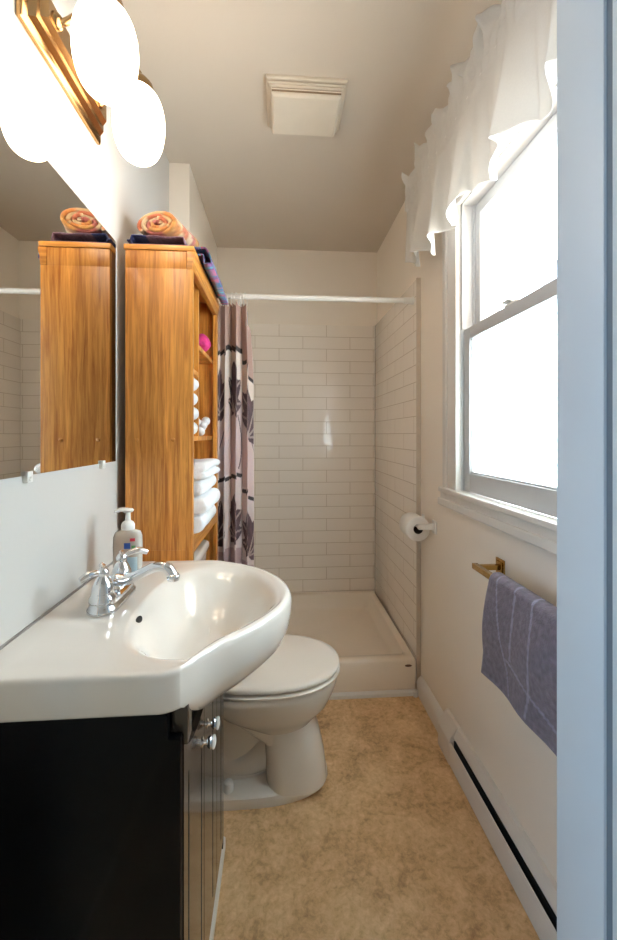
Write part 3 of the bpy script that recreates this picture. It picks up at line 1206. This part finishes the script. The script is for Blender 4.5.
# ------------------------------------------------------------------ vanity cabinet
van = thing('vanity_cabinet', 'black bathroom vanity cabinet with grooved front doors under white sink', 'vanity', (-0.32, 0.93, 0))
vy0, vy1, vxf = 0.662, 1.172, -0.177
vso = -0.158
bm = prism(bmesh.new(), [(LX + 0.002, 0), (vso, 0), (vso, 0.712), (-0.178, 0.712), (-0.178, 0.753), (LX + 0.002, 0.753)], vy0, vy0 + 0.016, 'y', 0.001)
obj('side_panel', bm, M['black'], van)
bm = prism(bmesh.new(), [(LX + 0.002, 0), (vso, 0), (vso, 0.712), (-0.178, 0.712), (-0.178, 0.753), (LX + 0.002, 0.753)], vy1 - 0.016, vy1, 'y', 0.001)
obj('side_panel', bm, M['black'], van)
obj('bottom_panel', BX(LX + 0.002, vxf, vy0 + 0.016, vy1 - 0.016, 0.08, 0.096), M['black'], van)
# scalloped face frame behind the doors (arc cut for the bowl)
ym = 0.5 * (vy0 + vy1)


def arc_top(y, zc=0.645, zs=0.722):
    u = (y - ym) / 0.235
    return zs if abs(u) >= 1 else zc + (zs - zc) * (1 - math.sqrt(max(0, 1 - abs(u) ** 2.6)))


ys = [vy0 + (vy1 - vy0) * i / 60 for i in range(61)]


def arc_panel(y0, y1, z0, dz, x0, x1, bev=0.0008):
    yy = [y0] + [y for y in ys if y0 + 0.002 < y < y1 - 0.002] + [y1]
    pts = [(y0, z0)] + [(y1, z0)] + [(y, arc_top(y) + dz) for y in reversed(yy)]
    return prism(bmesh.new(), pts, x0, x1, 'x', 0)


obj('corner_block', BX(-0.176, -0.150, vy0 + 0.018, vy0 + 0.05, 0.69, 0.752, 0.001), M['espresso'], van)
obj('face_frame', arc_panel(vy0 + 0.0165, vy1 - 0.0165, 0.0, 0.0, vxf - 0.001, vxf + 0.005), M['espresso'], van)
doors = [(0.680, 0.858, 'door'), (0.862, 1.030, 'door'), (1.034, 1.154, 'front_panel')]
for k, (a, b, nm) in enumerate(doors):
    dr = obj(nm, arc_panel(a, b, 0.07, -0.012, vxf + 0.0055, vxf + 0.021), M['espresso'], van, 30)
    dr.location = -van.location
    w = b - a
    for f in ((0.2, 0.85) if k == 0 else ((0.65,) if k == 1 else (0.6,))):
        y = a + w * f
        zt = arc_top(y) - 0.06
        g = BX(vxf + 0.0205, vxf + 0.0214, y - 0.0024, y + 0.0024, 0.11, zt)
        sub('groove', g, M['groove'], dr, 0)
    if k < 2:
        y = 0.836 if k == 0 else 0.890
        z = 0.576
        kb = bmesh.new()
        x0 = vxf + 0.021
        lathe(kb, [(0.010, x0 - 0.0005), (0.010, x0 + 0.002), (0.005, x0 + 0.004), (0.0045, x0 + 0.009), (0.010, x0 + 0.013), (0.0125, x0 + 0.018), (0.010, x0 + 0.022)], (0, y, z), 20, 'x')
        sub('knob', kb, M['chrome'], dr, 50, 'chrome knob')
        kc = lathe(bmesh.new(), [(0.011, x0 + 0.021), (0.013, x0 + 0.023), (0.0115, x0 + 0.026), (0.004, x0 + 0.0285)], (0, y, z), 20, 'x')
        sub('knob_cap', kc, M['plastic'], dr, 50, 'white ceramic knob cap')
obj('toe_strip', prism(bmesh.new(), [(vxf + 0.022, 0), (vxf + 0.022, 0.03), (vxf + 0.013, 0.036), (vxf + 0.005, 0.036), (vxf + 0.005, 0)], vy0, vy1 + 0.02, 'y'), M['trim'], van)['label'] = 'white toe strip along the floor'

# ------------------------------------------------------------------ sink (integral top)
sink = thing('sink', 'glossy white ceramic vanity-top sink with rounded bulging front basin', 'sink', (-0.25, 0.94, 0.755))
ZT = 0.82
BC = Vector((-0.165, 0.945))
outline = []
# straight rear deck then curved belly, counter-clockwise seen from above
key = [(-0.160, 0.668), (-0.146, 0.690), (-0.112, 0.741), (-0.048, 0.808), (0.006, 0.890), (0.028, 0.975), (0.014, 1.060), (-0.030, 1.140), (-0.080, 1.190), (-0.130, 1.222), (-0.175, 1.243), (-0.200, 1.248)]
belly = [Vector((p.x, p.y)) for p in spline([(a, b, 0) for a, b in key], 8)]
dense = []


def seg(a, b, n):
    a, b = Vector(a), Vector(b)
    return [a.lerp(b, i / n) for i in range(n)]


X0 = LX + 0.001
yA, yB = 0.655, 1.250
loop = []
loop += [(p, 1.0) for p in belly]
loop += [(p, 0.0) for p in seg((-0.215, yB), (X0 + 0.012, yB), 16)]
loop += [(p, 0.0) for p in [Vector((X0 + 0.004, yB - 0.003)), Vector((X0, yB - 0.012))]]
loop += [(p, 0.0) for p in seg((X0, yB - 0.02), (X0, yA + 0.02), 26)]
loop += [(p, 0.0) for p in [Vector((X0, yA + 0.010)), Vector((X0 + 0.004, yA + 0.003))]]
loop += [(p, 0.0) for p in seg((X0 + 0.012, yA), (-0.195, yA), 16)]
loop += [(p, 0.0) for p in [Vector((-0.190, yA)), Vector((-0.180, yA + 0.002)), Vector((-0.170, yA + 0.006))]]
NL = len(loop)
# smooth belly weight near the joints
wts = [w for _, w in loop]
nb = len(belly)
for i in range(nb):
    e = min(i, nb - 1 - i)
    k_ = min(1.0, e / 15.0)
    wts[i] = k_ * k_ * (3 - 2 * k_)
a_in, b_in = 0.140, 0.225       # basin opening half axes


def basin_r(d):
    """radius of the basin opening in direction d (unit)"""
    if d.x < 0:
        ax, ex = 0.150, 2.5
    else:
        ax, ex = 0.166, 2.1
    by = 0.250
    return (abs(d.x / ax) ** ex + abs(d.y / by) ** ex) ** (-1 / ex)


RR = []


def ring_at(fn):
    out = []
    for i, (p, _) in enumerate(loop):
        d = p - BC
        L = d.length
        u = d / L
        out.append(fn(p, u, L, wts[i]))
    RR.append(out)


BD = 0.125
for f in (0.10, 0.22, 0.36, 0.50, 0.62, 0.73, 0.82, 0.89, 0.94, 0.975, 1.0):
    def fn(p, u, L, w, f=f):
        r = min(basin_r(u), L - 0.018)
        q = BC + u * r * f
        z = ZT - 0.0015 - BD * (0.5 + 0.5 * math.cos(PI * f ** 1.9))
        return (q.x, q.y, z)
    ring_at(fn)
for g, dz in ((0.15, -0.0005), (0.45, 0.001), (0.75, 0.002)):
    def fn(p, u, L, w, g=g, dz=dz):
        r0 = min(basin_r(u), L - 0.018)
        r1 = L - 0.010
        q = BC + u * (r0 + (r1 - r0) * g)
        return (q.x, q.y, ZT + dz * (0.3 + 0.7 * w))
    ring_at(fn)
# rim roll-over and underside: deck profile vs belly profile
deckp = [(-0.008, 0.002), (-0.003, 0.0005), (-0.0005, -0.003), (0.0, -0.007), (0.0, -0.03), (0.0, -0.058), (-0.002, -0.063), (-0.006, -0.065), (-0.03, -0.065), (-0.06, -0.065)]
bellp = [(-0.012, 0.002), (-0.005, 0.000), (0.0, -0.006), (0.002, -0.014), (0.002, -0.036), (-0.003, -0.068), (-0.015, -0.097), (-0.038, -0.122), (-0.070, -0.140), (-0.115, -0.150)]
for (d0, z0), (d1, z1) in zip(deckp, bellp):
    def fn(p, u, L, w, d0=d0, z0=z0, d1=d1, z1=z1):
        off = d0 * (1 - w) + d1 * w
        z = ZT + z0 * (1 - w) + z1 * w
        lim = max(L + off, 0.02)
        q = BC + u * lim
        return (max(q.x, X0), q.y, z)
    ring_at(fn)
for g in (0.7, 0.3):
    def fn(p, u, L, w, g=g):
        off = -0.06 * (1 - w) - 0.115 * w
        q = BC + u * (L + off) * g
        return (q.x, q.y, ZT + (-0.065) * (1 - w) * g + (-0.140) * w * g - 0.150 * (1 - g))
    ring_at(fn)
bm = bmesh.new()
rings(bm, RR)
from mathutils.bvhtree import BVHTree
bm.normal_update()
BVH = BVHTree.FromBMesh(bm)
obj('basin', bm, M['porcelain'], sink, 50)
# overflow slot (laid on the basin surface) and drain
bm = bmesh.new()
oc_ = Vector((-0.297, 0.886))
rows = []
for k in (0.0, 0.35, 0.7, 1.0):
    ring = []
    for i in range(20):
        a = 2 * PI * i / 20
        px_, py_ = oc_.x + 0.0042 * k * math.cos(a), oc_.y + 0.017 * k * math.sin(a)
        hit = BVH.ray_cast(Vector((px_, py_, 1.0)), Vector((0, 0, -1)))
        ring.append((px_, py_, hit[0].z + 0.0007))
    rows.append(ring)
rings(bm, rows[1:], cap0=True, cap1=False)
o = obj('overflow_hole', bm, M['dark'], sink)
bm = lathe(bmesh.new(), [(0.022, 0.690), (0.022, 0.6935), (0.018, 0.695), (0.012, 0.692), (0.001, 0.692)], (BC.x, BC.y, 0.002), 28)
obj('drain', bm, M['chrome'], sink)
bm = BX(LX + 0.0005, LX + 0.004, yA, yB, ZT + 0.0005, ZT + 0.004)
obj('caulk_line', bm, M['rubber'], sink)

# ------------------------------------------------------------------ faucet
FX, FYY = -0.379, 0.956
fau = thing('faucet', 'chrome two-handle centerset faucet with curved spout on the sink', 'faucet', (FX, FYY, ZT + 0.002))
ZF = ZT + 0.0015
# base plate
bm = bmesh.new()


def stadium(hl, r, z, n=12):
    out = []
    for i in range(n + 1):
        a = PI * i / n
        out.append((FX + r * math.cos(a), FYY + hl + r * math.sin(a), z))
    for i in range(n + 1):
        a = PI + PI * i / n
        out.append((FX + r * math.cos(a), FYY - hl + r * math.sin(a), z))
    return out


rings(bm, [stadium(0.052, 0.032, ZF), stadium(0.052, 0.032, ZF + 0.008), stadium(0.052, 0.028, ZF + 0.012), stadium(0.052, 0.027, ZF + 0.022), stadium(0.050, 0.018, ZF + 0.028)])
obj('base_plate', bm, M['chrome'], fau, 50)
for s in (-1, 1):
    y = FYY + s * 0.052
    bm = lathe(bmesh.new(), [(0.028, ZF + 0.02), (0.0275, ZF + 0.03), (0.023, ZF + 0.036), (0.023, ZF + 0.040), (0.021, ZF + 0.052), (0.015, ZF + 0.067), (0.0095, ZF + 0.074), (0.012, ZF + 0.078), (0.0125, ZF + 0.084), (0.009, ZF + 0.090), (0.005, ZF + 0.094), (0.006, ZF + 0.098), (0.001, ZF + 0.101)], (FX, y, 0), 28)
    h = obj('valve_body', bm, M['chrome'], fau, 50)
    zc = ZF + 0.081
    hb = bmesh.new()
    if s < 0:
        tube(hb, [(FX, y, zc), (FX - 0.011, y - 0.010, zc + 0.003), (FX - 0.023, y - 0.020, zc + 0.001), (FX - 0.034, y - 0.030, zc - 0.006)], [0.005, 0.0065, 0.0085, 0.006], 14)
    else:
        tube(hb, [(FX, y, zc), (FX + 0.016, y + 0.010, zc + 0.010), (FX + 0.034, y + 0.02, zc + 0.013), (FX + 0.052, y + 0.028, zc + 0.006)], [0.005, 0.0065, 0.0085, 0.006], 14)
    sub('lever', hb, M['chrome'], h, 60)
bm = bmesh.new()
tube(bm, [(FX, FYY, ZF + 0.012), (FX + 0.004, FYY, ZF + 0.045), (FX + 0.032, FYY - 0.003, ZF + 0.048), (FX + 0.068, FYY - 0.008, ZF + 0.064), (FX + 0.100, FYY - 0.012, ZF + 0.079), (FX + 0.126, FYY - 0.016, ZF + 0.077), (FX + 0.140, FYY - 0.018, ZF + 0.056)],
     [0.018, 0.017, 0.0125, 0.011, 0.0115, 0.0125, 0.012], 20)
lathe(bm, [(0.0135, ZF + 0.050), (0.0145, ZF + 0.054), (0.0145, ZF + 0.060), (0.012, ZF + 0.064)], (FX + 0.140, FYY - 0.018, 0), 20)
obj('spout', bm, M['chrome'], fau, 60)
bm = lathe(bmesh.new(), [(0.0025, ZF + 0.02), (0.0025, ZF + 0.075), (0.006, ZF + 0.078), (0.006, ZF + 0.084), (0.001, ZF + 0.088)], (FX - 0.024, FYY, 0), 14)
obj('lift_rod', bm, M['chrome'], fau)

# ------------------------------------------------------------------ soap bottle
SXP, SYP = -0.399, 1.105
soap = thing('soap_dispenser', 'clear pump bottle of hand soap with white pump behind the faucet', 'soap dispenser', (SXP, SYP, ZT + 0.002))
ZS = ZT + 0.0025


def sb(hx, hy, z, e=3.2, n=32):
    out = []
    for i in range(n):
        a = 2 * PI * i / n
        c, s_ = math.cos(a), math.sin(a)
        out.append((SXP + hx * math.copysign(abs(c) ** (2 / e), c), SYP + hy * math.copysign(abs(s_) ** (2 / e), s_), z))
    return out


bm = bmesh.new()
rings(bm, [sb(0.030, 0.019, ZS), sb(0.034, 0.022, ZS + 0.004), sb(0.035, 0.023, ZS + 0.03), sb(0.036, 0.023, ZS + 0.085), sb(0.035, 0.022, ZS + 0.110), sb(0.030, 0.020, ZS + 0.122), sb(0.016, 0.015, ZS + 0.127, 2), sb(0.0135, 0.0135, ZS + 0.134, 2)])
obj('bottle', bm, M['soap'], soap, 60)
bm = lathe(bmesh.new(), [(0.017, ZS + 0.128), (0.017, ZS + 0.140), (0.014, ZS + 0.147), (0.007, ZS + 0.152), (0.006, ZS + 0.172), (0.012, ZS + 0.174), (0.015, ZS + 0.178), (0.012, ZS + 0.182)], (SXP, SYP, 0), 24)
tube(bm, [(SXP, SYP, ZS + 0.178), (SXP - 0.018, SYP - 0.004, ZS + 0.180), (SXP - 0.032, SYP - 0.008, ZS + 0.174)], [0.007, 0.006, 0.004], 12)
obj('pump', bm, M['plastic'], soap, 50)['label'] = 'white pump head'


def patch(x0, x1, z0, z1, rgb, name, d=0.0):
    m = mat('print_' + name, rgb, 0.4, var=0.02)
    bm = bmesh.new()
    nn = 8
    ru = [sb(0.0364 + d, 0.0234 + d, z) for z in (z0, z1)]
    # front face patch following the bottle curve
    fr = sorted([p for p in ru[0] if p[1] < SYP], key=lambda p: p[0])
    def yy(x):
        e = 3.2
        t = min(0.999, abs((x - SXP) / (0.0364 + d)))
        return SYP - (0.0234 + d) * (1 - t ** e) ** (1 / e)
    A, B = [], []
    for i in range(nn + 1):
        x = SXP + x0 + (x1 - x0) * i / nn
        A.append((x, yy(x), z0)); B.append((x, yy(x), z1))
    Ai = [(x, y + 0.0006, z) for x, y, z in A]; Bi = [(x, y + 0.0006, z) for x, y, z in B]
    rings(bm, [A, B, Bi, Ai], cap0=False, cap1=False, closed=False)
    o = obj(name, bm, m, soap)
    return o


patch(-0.002, 0.014, ZS + 0.082, ZS + 0.097, (52, 92, 176), 'blue_label')['label'] = 'blue printed emblem'
patch(0.013, 0.025, ZS + 0.101, ZS + 0.109, (204, 52, 74), 'red_label')['label'] = 'red printed mark'
patch(0.006, 0.030, ZS + 0.020, ZS + 0.060, (176, 202, 214), 'lower_label')['label'] = 'pale blue printed panel'
patch(0.017, 0.026, ZS + 0.074, ZS + 0.090, (96, 158, 98), 'green_label', 0.0004)['label'] = 'green printed mark'

# ------------------------------------------------------------------ mirror
mir = thing('wall_mirror', 'frameless rectangular wall mirror above the vanity', 'mirror', (LX, 0.93, 1.12))
MY0, MY1, MZ0, MZ1 = 0.585, 1.262, 1.121, 1.784
obj('mirror_glass', BX(LX + 0.0005, LX + 0.0035, MY0, MY1, MZ0, MZ1), M['mirror'], mir, 0)
for y in (0.83, 1.165):
    bm = bmesh.new()
    box(bm, LX, LX + 0.010, y - 0.009, y + 0.009, MZ0 - 0.014, MZ0 - 0.0005, 0.002)
    box(bm, LX + 0.0038, LX + 0.010, y - 0.009, y + 0.009, MZ0 - 0.006, MZ0 + 0.008, 0.001)
    lathe(bm, [(0.004, LX + 0.010), (0.003, LX + 0.0115)], (0, y, MZ0 - 0.008), 12, 'x')
    obj('mirror_clip', bm, M['plastic'], mir)['label'] = 'clear plastic clip'

# ------------------------------------------------------------------ vanity light
vl = thing('vanity_light', 'brass two-globe vanity light glowing above the mirror', 'wall lamp', (LX, 0.9675, 2.05))
ly0, ly1, lz0, lz1 = 0.800, 1.145, 1.992, 2.108
bm = bmesh.new()


def plate(x, iy, iz):
    return [(x, ly0 + iy, lz0 + iz), (x, ly1 - iy, lz0 + iz), (x, ly1 - iy, lz1 - iz), (x, ly0 + iy, lz1 - iz)]


rings(bm, [plate(LX + 0.001, 0, 0), plate(LX + 0.008, 0, 0), plate(LX + 0.012, 0.006, 0.006), plate(LX + 0.014, 0.014, 0.014), plate(LX + 0.026, 0.022, 0.020), plate(LX + 0.028, 0.030, 0.030), plate(LX + 0.040, 0.038, 0.036)])
obj('back_plate', bm, M['brass'], vl, 20)
GX, GZ = -0.358, 2.0
for y in (0.868, 1.067):
    bm = bmesh.new()
    tube(bm, [(LX + 0.038, y, 2.050), (LX + 0.060, y, 2.052), (LX + 0.100, y, 2.085), (GX - 0.015, y, 2.135), (GX, y, 2.128), (GX, y, 2.112)], 0.007, 12)
    lathe(bm, [(0.016, LX + 0.038), (0.016, LX + 0.044), (0.009, LX + 0.05)], (0, y, 2.05), 18, 'x')
    lathe(bm, [(0.010, GZ + 0.122), (0.020, GZ + 0.114), (0.034, GZ + 0.098), (0.036, GZ + 0.082), (0.035, GZ + 0.080)], (GX, y, 0), 28)
    arm = obj('lamp_arm', bm, M['brass'], vl, 50)
    prof = []
    for i in range(25):
        a = -PI / 2 + (PI / 2 + 1.12) * i / 24
        h = math.sin(a)
        r = math.cos(a)
        rr = 0.0635 * r ** (0.62 if h < 0 else 0.75) * (1 + 0.03 * h)
        prof.append((max(rr, 0.0003), GZ - 0.004 + 0.094 * h))
    bm = lathe(bmesh.new(), prof, (GX, y, 0), 36)
    sub('globe', bm, M['globe'], arm, 70, 'lit opal glass globe')

# ------------------------------------------------------------------ ceiling fan grille
fan = thing('exhaust_fan', 'square cream plastic exhaust fan cover on the ceiling', 'exhaust fan', (0.095, 1.52, CZ))
fx0, fx1, fy0, fy1 = -0.045, 0.238, 1.385, 1.612


def fr(ix, iy0, iy1, z):
    return [(fx0 + ix, fy0 + iy0, z), (fx1 - ix, fy0 + iy0, z), (fx1 - ix, fy1 - iy1, z), (fx0 + ix, fy1 - iy1, z)]


bm = bmesh.new()
rings(bm, [fr(0.0, 0.0, 0.0, CZ - 0.0005), fr(0.0, 0, 0, CZ - 0.008), fr(0.004, 0.004, 0.004, CZ - 0.011)])
obj('flange', bm, M['fanplastic'], fan, 30)
bm = bmesh.new()
box(bm, fx0 + 0.02, fx1 - 0.02, fy0 + 0.02, fy1 - 0.02, CZ - 0.036, CZ - 0.010)
obj('inner_frame', bm, M['weather_warm'], fan, 0)['label'] = 'brownish inner frame behind the louvres'  # the core's brown stands for shade in the louvre gaps
for i, z in enumerate((0.017, 0.024, 0.031)):
    bm = bmesh.new()
    k = 0.006 + 0.0055 * i
    rings(bm, [fr(k, k + 0.001, k, CZ - z), fr(k + 0.001, k + 0.002, k, CZ - z - 0.0035)])
    obj('louvre', bm, M['fanplastic'], fan, 0)
bm = bmesh.new()
rings(bm, [fr(0.018, 0.026, 0.010, CZ - 0.034), fr(0.020, 0.028, 0.011, CZ - 0.042), fr(0.027, 0.036, 0.016, CZ - 0.047)])
obj('cover', bm, M['fanplastic'], fan, 25)

# ------------------------------------------------------------------ valance
val = thing('window_valance', 'white ruffled cotton valance over the top of the window', 'valance', (RX, 1.13, 2.17))
VXX = 0.556
bm = lathe(bmesh.new(), [(0.006, 0.60), (0.006, 1.70)], (VXX, 0, 2.19), 12, 'y')
for y in (0.60, 1.70):
    tube(bm, [(VXX, y, 2.19), (VXX + 0.04, y, 2.19), (RX - 0.001, y, 2.19)], 0.006, 10)
obj('valance_rod', bm, M['plastic'], val)


def ruffle(y, a):
    return (math.sin(y * 47 + 0.8 * math.sin(y * 13)) + 0.5 * math.sin(y * 91 + 1.3)) * a


def vfn(s, t):
    """s along the window (far to near), t from bottom 0 to top 1"""
    y = 1.715 - 1.12 * s
    if t < 0.66:                      # skirt
        q = 1 - t / 0.66              # 1 at the hem
        scallop = 0.018 * math.sin(y * 31 + 1)
        z = 2.165 - ((0.300 if s < 0.25 else 0.300 - min(0.035, (s - 0.25) * 0.1)) + scallop) * q
        amp = 0.003 + 0.029 * q ** 1.1
        x = VXX - 0.004 - 0.006 * q + amp * math.sin(y * 31 + 0.9 * math.sin(y * 9)) + 0.008 * q * math.sin(y * 73) + 0.004 * q * math.sin(y * 118 + 1)
        y += 0.014 * q * math.sin(y * 62 + 1)
        if s < 0.3:
            z += 0.070 * q * (1 - s / 0.3)
    elif t < 0.76:                    # rod pocket
        q = (t - 0.66) / 0.10
        z = 2.165 + 0.045 * q
        x = VXX - 0.009 + 0.002 * math.sin(y * 160) + 0.003 * math.sin(y * 83)
    else:                             # header ruffle
        q = (t - 0.76) / 0.24
        z = 2.21 + (0.098 + 0.022 * math.sin(y * 37) + 0.012 * math.sin(y * 90)) * q
        x = VXX - 0.007 + q * (0.018 * math.sin(y * 74 + 2 * math.sin(y * 17)) + 0.012 * math.sin(y * 131 + 3 * q)) + 0.004 * math.sin(y * 160) * (1 - q)
        y += 0.008 * q * math.sin(y * 51)
        x += 0.016 * q * noise.noise((y * 38, q * 3, 4))
        z += 0.020 * q * noise.noise((y * 45, q * 2, 9))
    return (min(x, 0.632), y, z)


cloth_grid('valance_cloth', vfn, None, 420, 60, M['sheer'], 0.0008, parent=val)

# ------------------------------------------------------------------ toilet paper holder
tp = thing('paper_holder', 'white wall-mounted toilet paper holder beneath the window corner', 'paper holder', (RX, 1.74, 0.81))
for y, nm in ((1.672, 1), (1.815, 2)):
    bm = bmesh.new()
    box(bm, RX - 0.007, RX - 0.0005, y - 0.022, y + 0.004 if nm == 2 else y + 0.022, 0.782, 0.838, 0.004)
    prism(bm, [(RX - 0.005, 0.796), (RX - 0.03, 0.800), (0.588, 0.800), (0.583, 0.806), (0.583, 0.816), (0.588, 0.822), (RX - 0.03, 0.822), (RX - 0.005, 0.828)], y - 0.007, y + 0.004, 'y', 0.0015)
    lathe(bm, [(0.0035, RX - 0.009), (0.0035, RX - 0.0065)], (0, y - 0.014, 0.812), 10, 'x')
    obj('bracket', bm, M['plastic'], tp)
bm = lathe(bmesh.new(), [(0.008, 1.676), (0.008, 1.812)], (0.593, 0, 0.811), 16, 'y')
obj('spindle', bm, M['plastic'], tp)
bm = lathe(bmesh.new(), [(0.021, 1.690), (0.050, 1.690), (0.053, 1.693), (0.053, 1.793), (0.050, 1.796), (0.021, 1.796), (0.021, 1.690)], (0.593, 0, 0.798), 36, 'y', cap0=False, cap1=False)
roll = thing('toilet_paper_roll', 'white toilet paper roll hanging on the wall holder', 'toilet paper', (0.593, 1.743, 0.798))
obj('paper', bm, M['paper'], roll, 50)
bm = lathe(bmesh.new(), [(0.0195, 1.691), (0.0209, 1.6905), (0.0209, 1.7955), (0.0195, 1.795), (0.0195, 1.691)], (0.593, 0, 0.798), 30, 'y', cap0=False, cap1=False)
obj('core', bm, M['card'], roll, 50)['label'] = 'brown cardboard core'

# ------------------------------------------------------------------ towel bar and towel
tb = thing('towel_bar', 'square brass towel bar on the wall below the window', 'towel bar', (RX, 0.9, 0.81))
BXX = 0.586
obj('bar', BX(BXX - 0.008, BXX + 0.008, 0.60, 1.178, 0.800, 0.816, 0.0015), M['gold'], tb)
for y in (1.160, 0.62):
    bm = bmesh.new()
    box(bm, RX - 0.006, RX - 0.0005, y - 0.022, y + 0.022, 0.784, 0.832, 0.002)
    box(bm, RX - 0.010, RX - 0.005, y - 0.015, y + 0.015, 0.791, 0.825, 0.002)
    box(bm, BXX - 0.002, RX - 0.008, y - 0.008, y + 0.008, 0.801, 0.815, 0.001)
    obj('post', bm, M['gold'], tb)

tl_base = lin((134, 124, 138)); tl_line = lin((164, 160, 184))


def towel_fn(s, t):
    """t runs from the front hem over the bar to the rear hem"""
    y = 1.050 - 0.43 * s
    Lf, Lr = 0.270, 0.22
    L = t * (Lf + Lr + 0.04)
    nz = noise.noise((y * 6, t * 4, 9)) * 0.006 + 0.004 * math.sin(y * 34 + t * 3)
    if L < Lf:
        q = 1 - L / Lf
        x = BXX - 0.018 - 0.004 * q + nz * (0.3 + q) - 0.010 * math.sin(min(1, q * 1.3) * PI)
        z = 0.816 - Lf * q
        y += 0.030 * q ** 1.3 * (1 - s)
    elif L < Lf + 0.04:
        a = (L - Lf) / 0.04 * PI
        x = BXX - 0.018 * math.cos(a)
        z = 0.816 + 0.012 * math.sin(a)
    else:
        q = (L - Lf - 0.04) / Lr
        x = BXX + 0.018 + nz * 0.5 * q
        z = 0.816 - Lr * q
    return (x, y, z)


def towel_col(s, t):
    y = 0.46 * s
    L = t * 0.53
    n = 0.88 + 0.3 * noise.noise((y * 90, L * 90, 2))
    c = tl_base
    ln = [abs(y - 0.105 - 0.02 * math.sin(L * 8)) < 0.004 and L > 0.10,
          abs(y - 0.195 - 0.012 * math.sin(L * 11)) < 0.004,
          abs(L - 0.09 + (y - 0.12) * 0.25) < 0.004 and 0.1 < y,
          abs(y - 0.04 - (0.27 - L) * 0.30) < 0.003]
    if any(ln):
        c = tl_line
    if s < 0.012 or t < 0.015:
        c = tuple(x * 1.12 for x in tl_base)
    return tuple(x * n for x in c)


o = cloth_grid('hand_towel', towel_fn, towel_col, 150, 150, M['towelprint'], 0.007)
tag(o, 'lavender grey hand towel folded over the brass towel bar', 'towel')
recenter(o, (BXX, 0.86, 0.816))
o.location.x -= 0

# ------------------------------------------------------------------ baseboard heater
ht = thing('baseboard_heater', 'long cream electric baseboard heater with dark slot along right wall', 'heater', (0.64, 1.05, 0))
hy0, hy1 = 0.565, 1.53
bm = prism(bmesh.new(), [(0.622, 0.0), (0.617, 0.004), (0.617, 0.078), (0.619, 0.083), (0.622, 0.084), (0.625, 0.0)], hy0, hy1, 'y')
obj('front_panel', bm, M['heater'], ht, 30)
bm = prism(bmesh.new(), [(0.6345, 0.096), (0.6335, 0.100), (0.648, 0.132), (RX - 0.0005, 0.134), (RX - 0.0005, 0.126), (0.650, 0.124)], hy0, hy1, 'y')
obj('top_deflector', bm, M['heater'], ht, 20)
obj('heating_element', BX(0.634, 0.655, hy0 + 0.01, hy1 - 0.01, 0.012, 0.088), M['dark'], ht, 0)['label'] = 'dark interior behind the slot'
for a, b, nm in ((hy1 - 0.10, hy1 + 0.004, 1), (hy0, hy0 + 0.16, 2)):
    bm = prism(bmesh.new(), [(0.6265, 0.001), (0.6163, 0.001), (0.6163, 0.084), (0.6218, 0.0985), (0.6475, 0.1335), (RX - 0.0006, 0.1352), (RX - 0.0006, 0.001)] if nm == 1 else
               [(0.6270, 0.078), (0.6165, 0.078), (0.6220, 0.0985), (0.6300, 0.1085), (0.6300, 0.09)], a, b, 'y')
    obj('end_cap' if nm == 1 else 'slot_cover', bm, M['heater'], ht, 20)
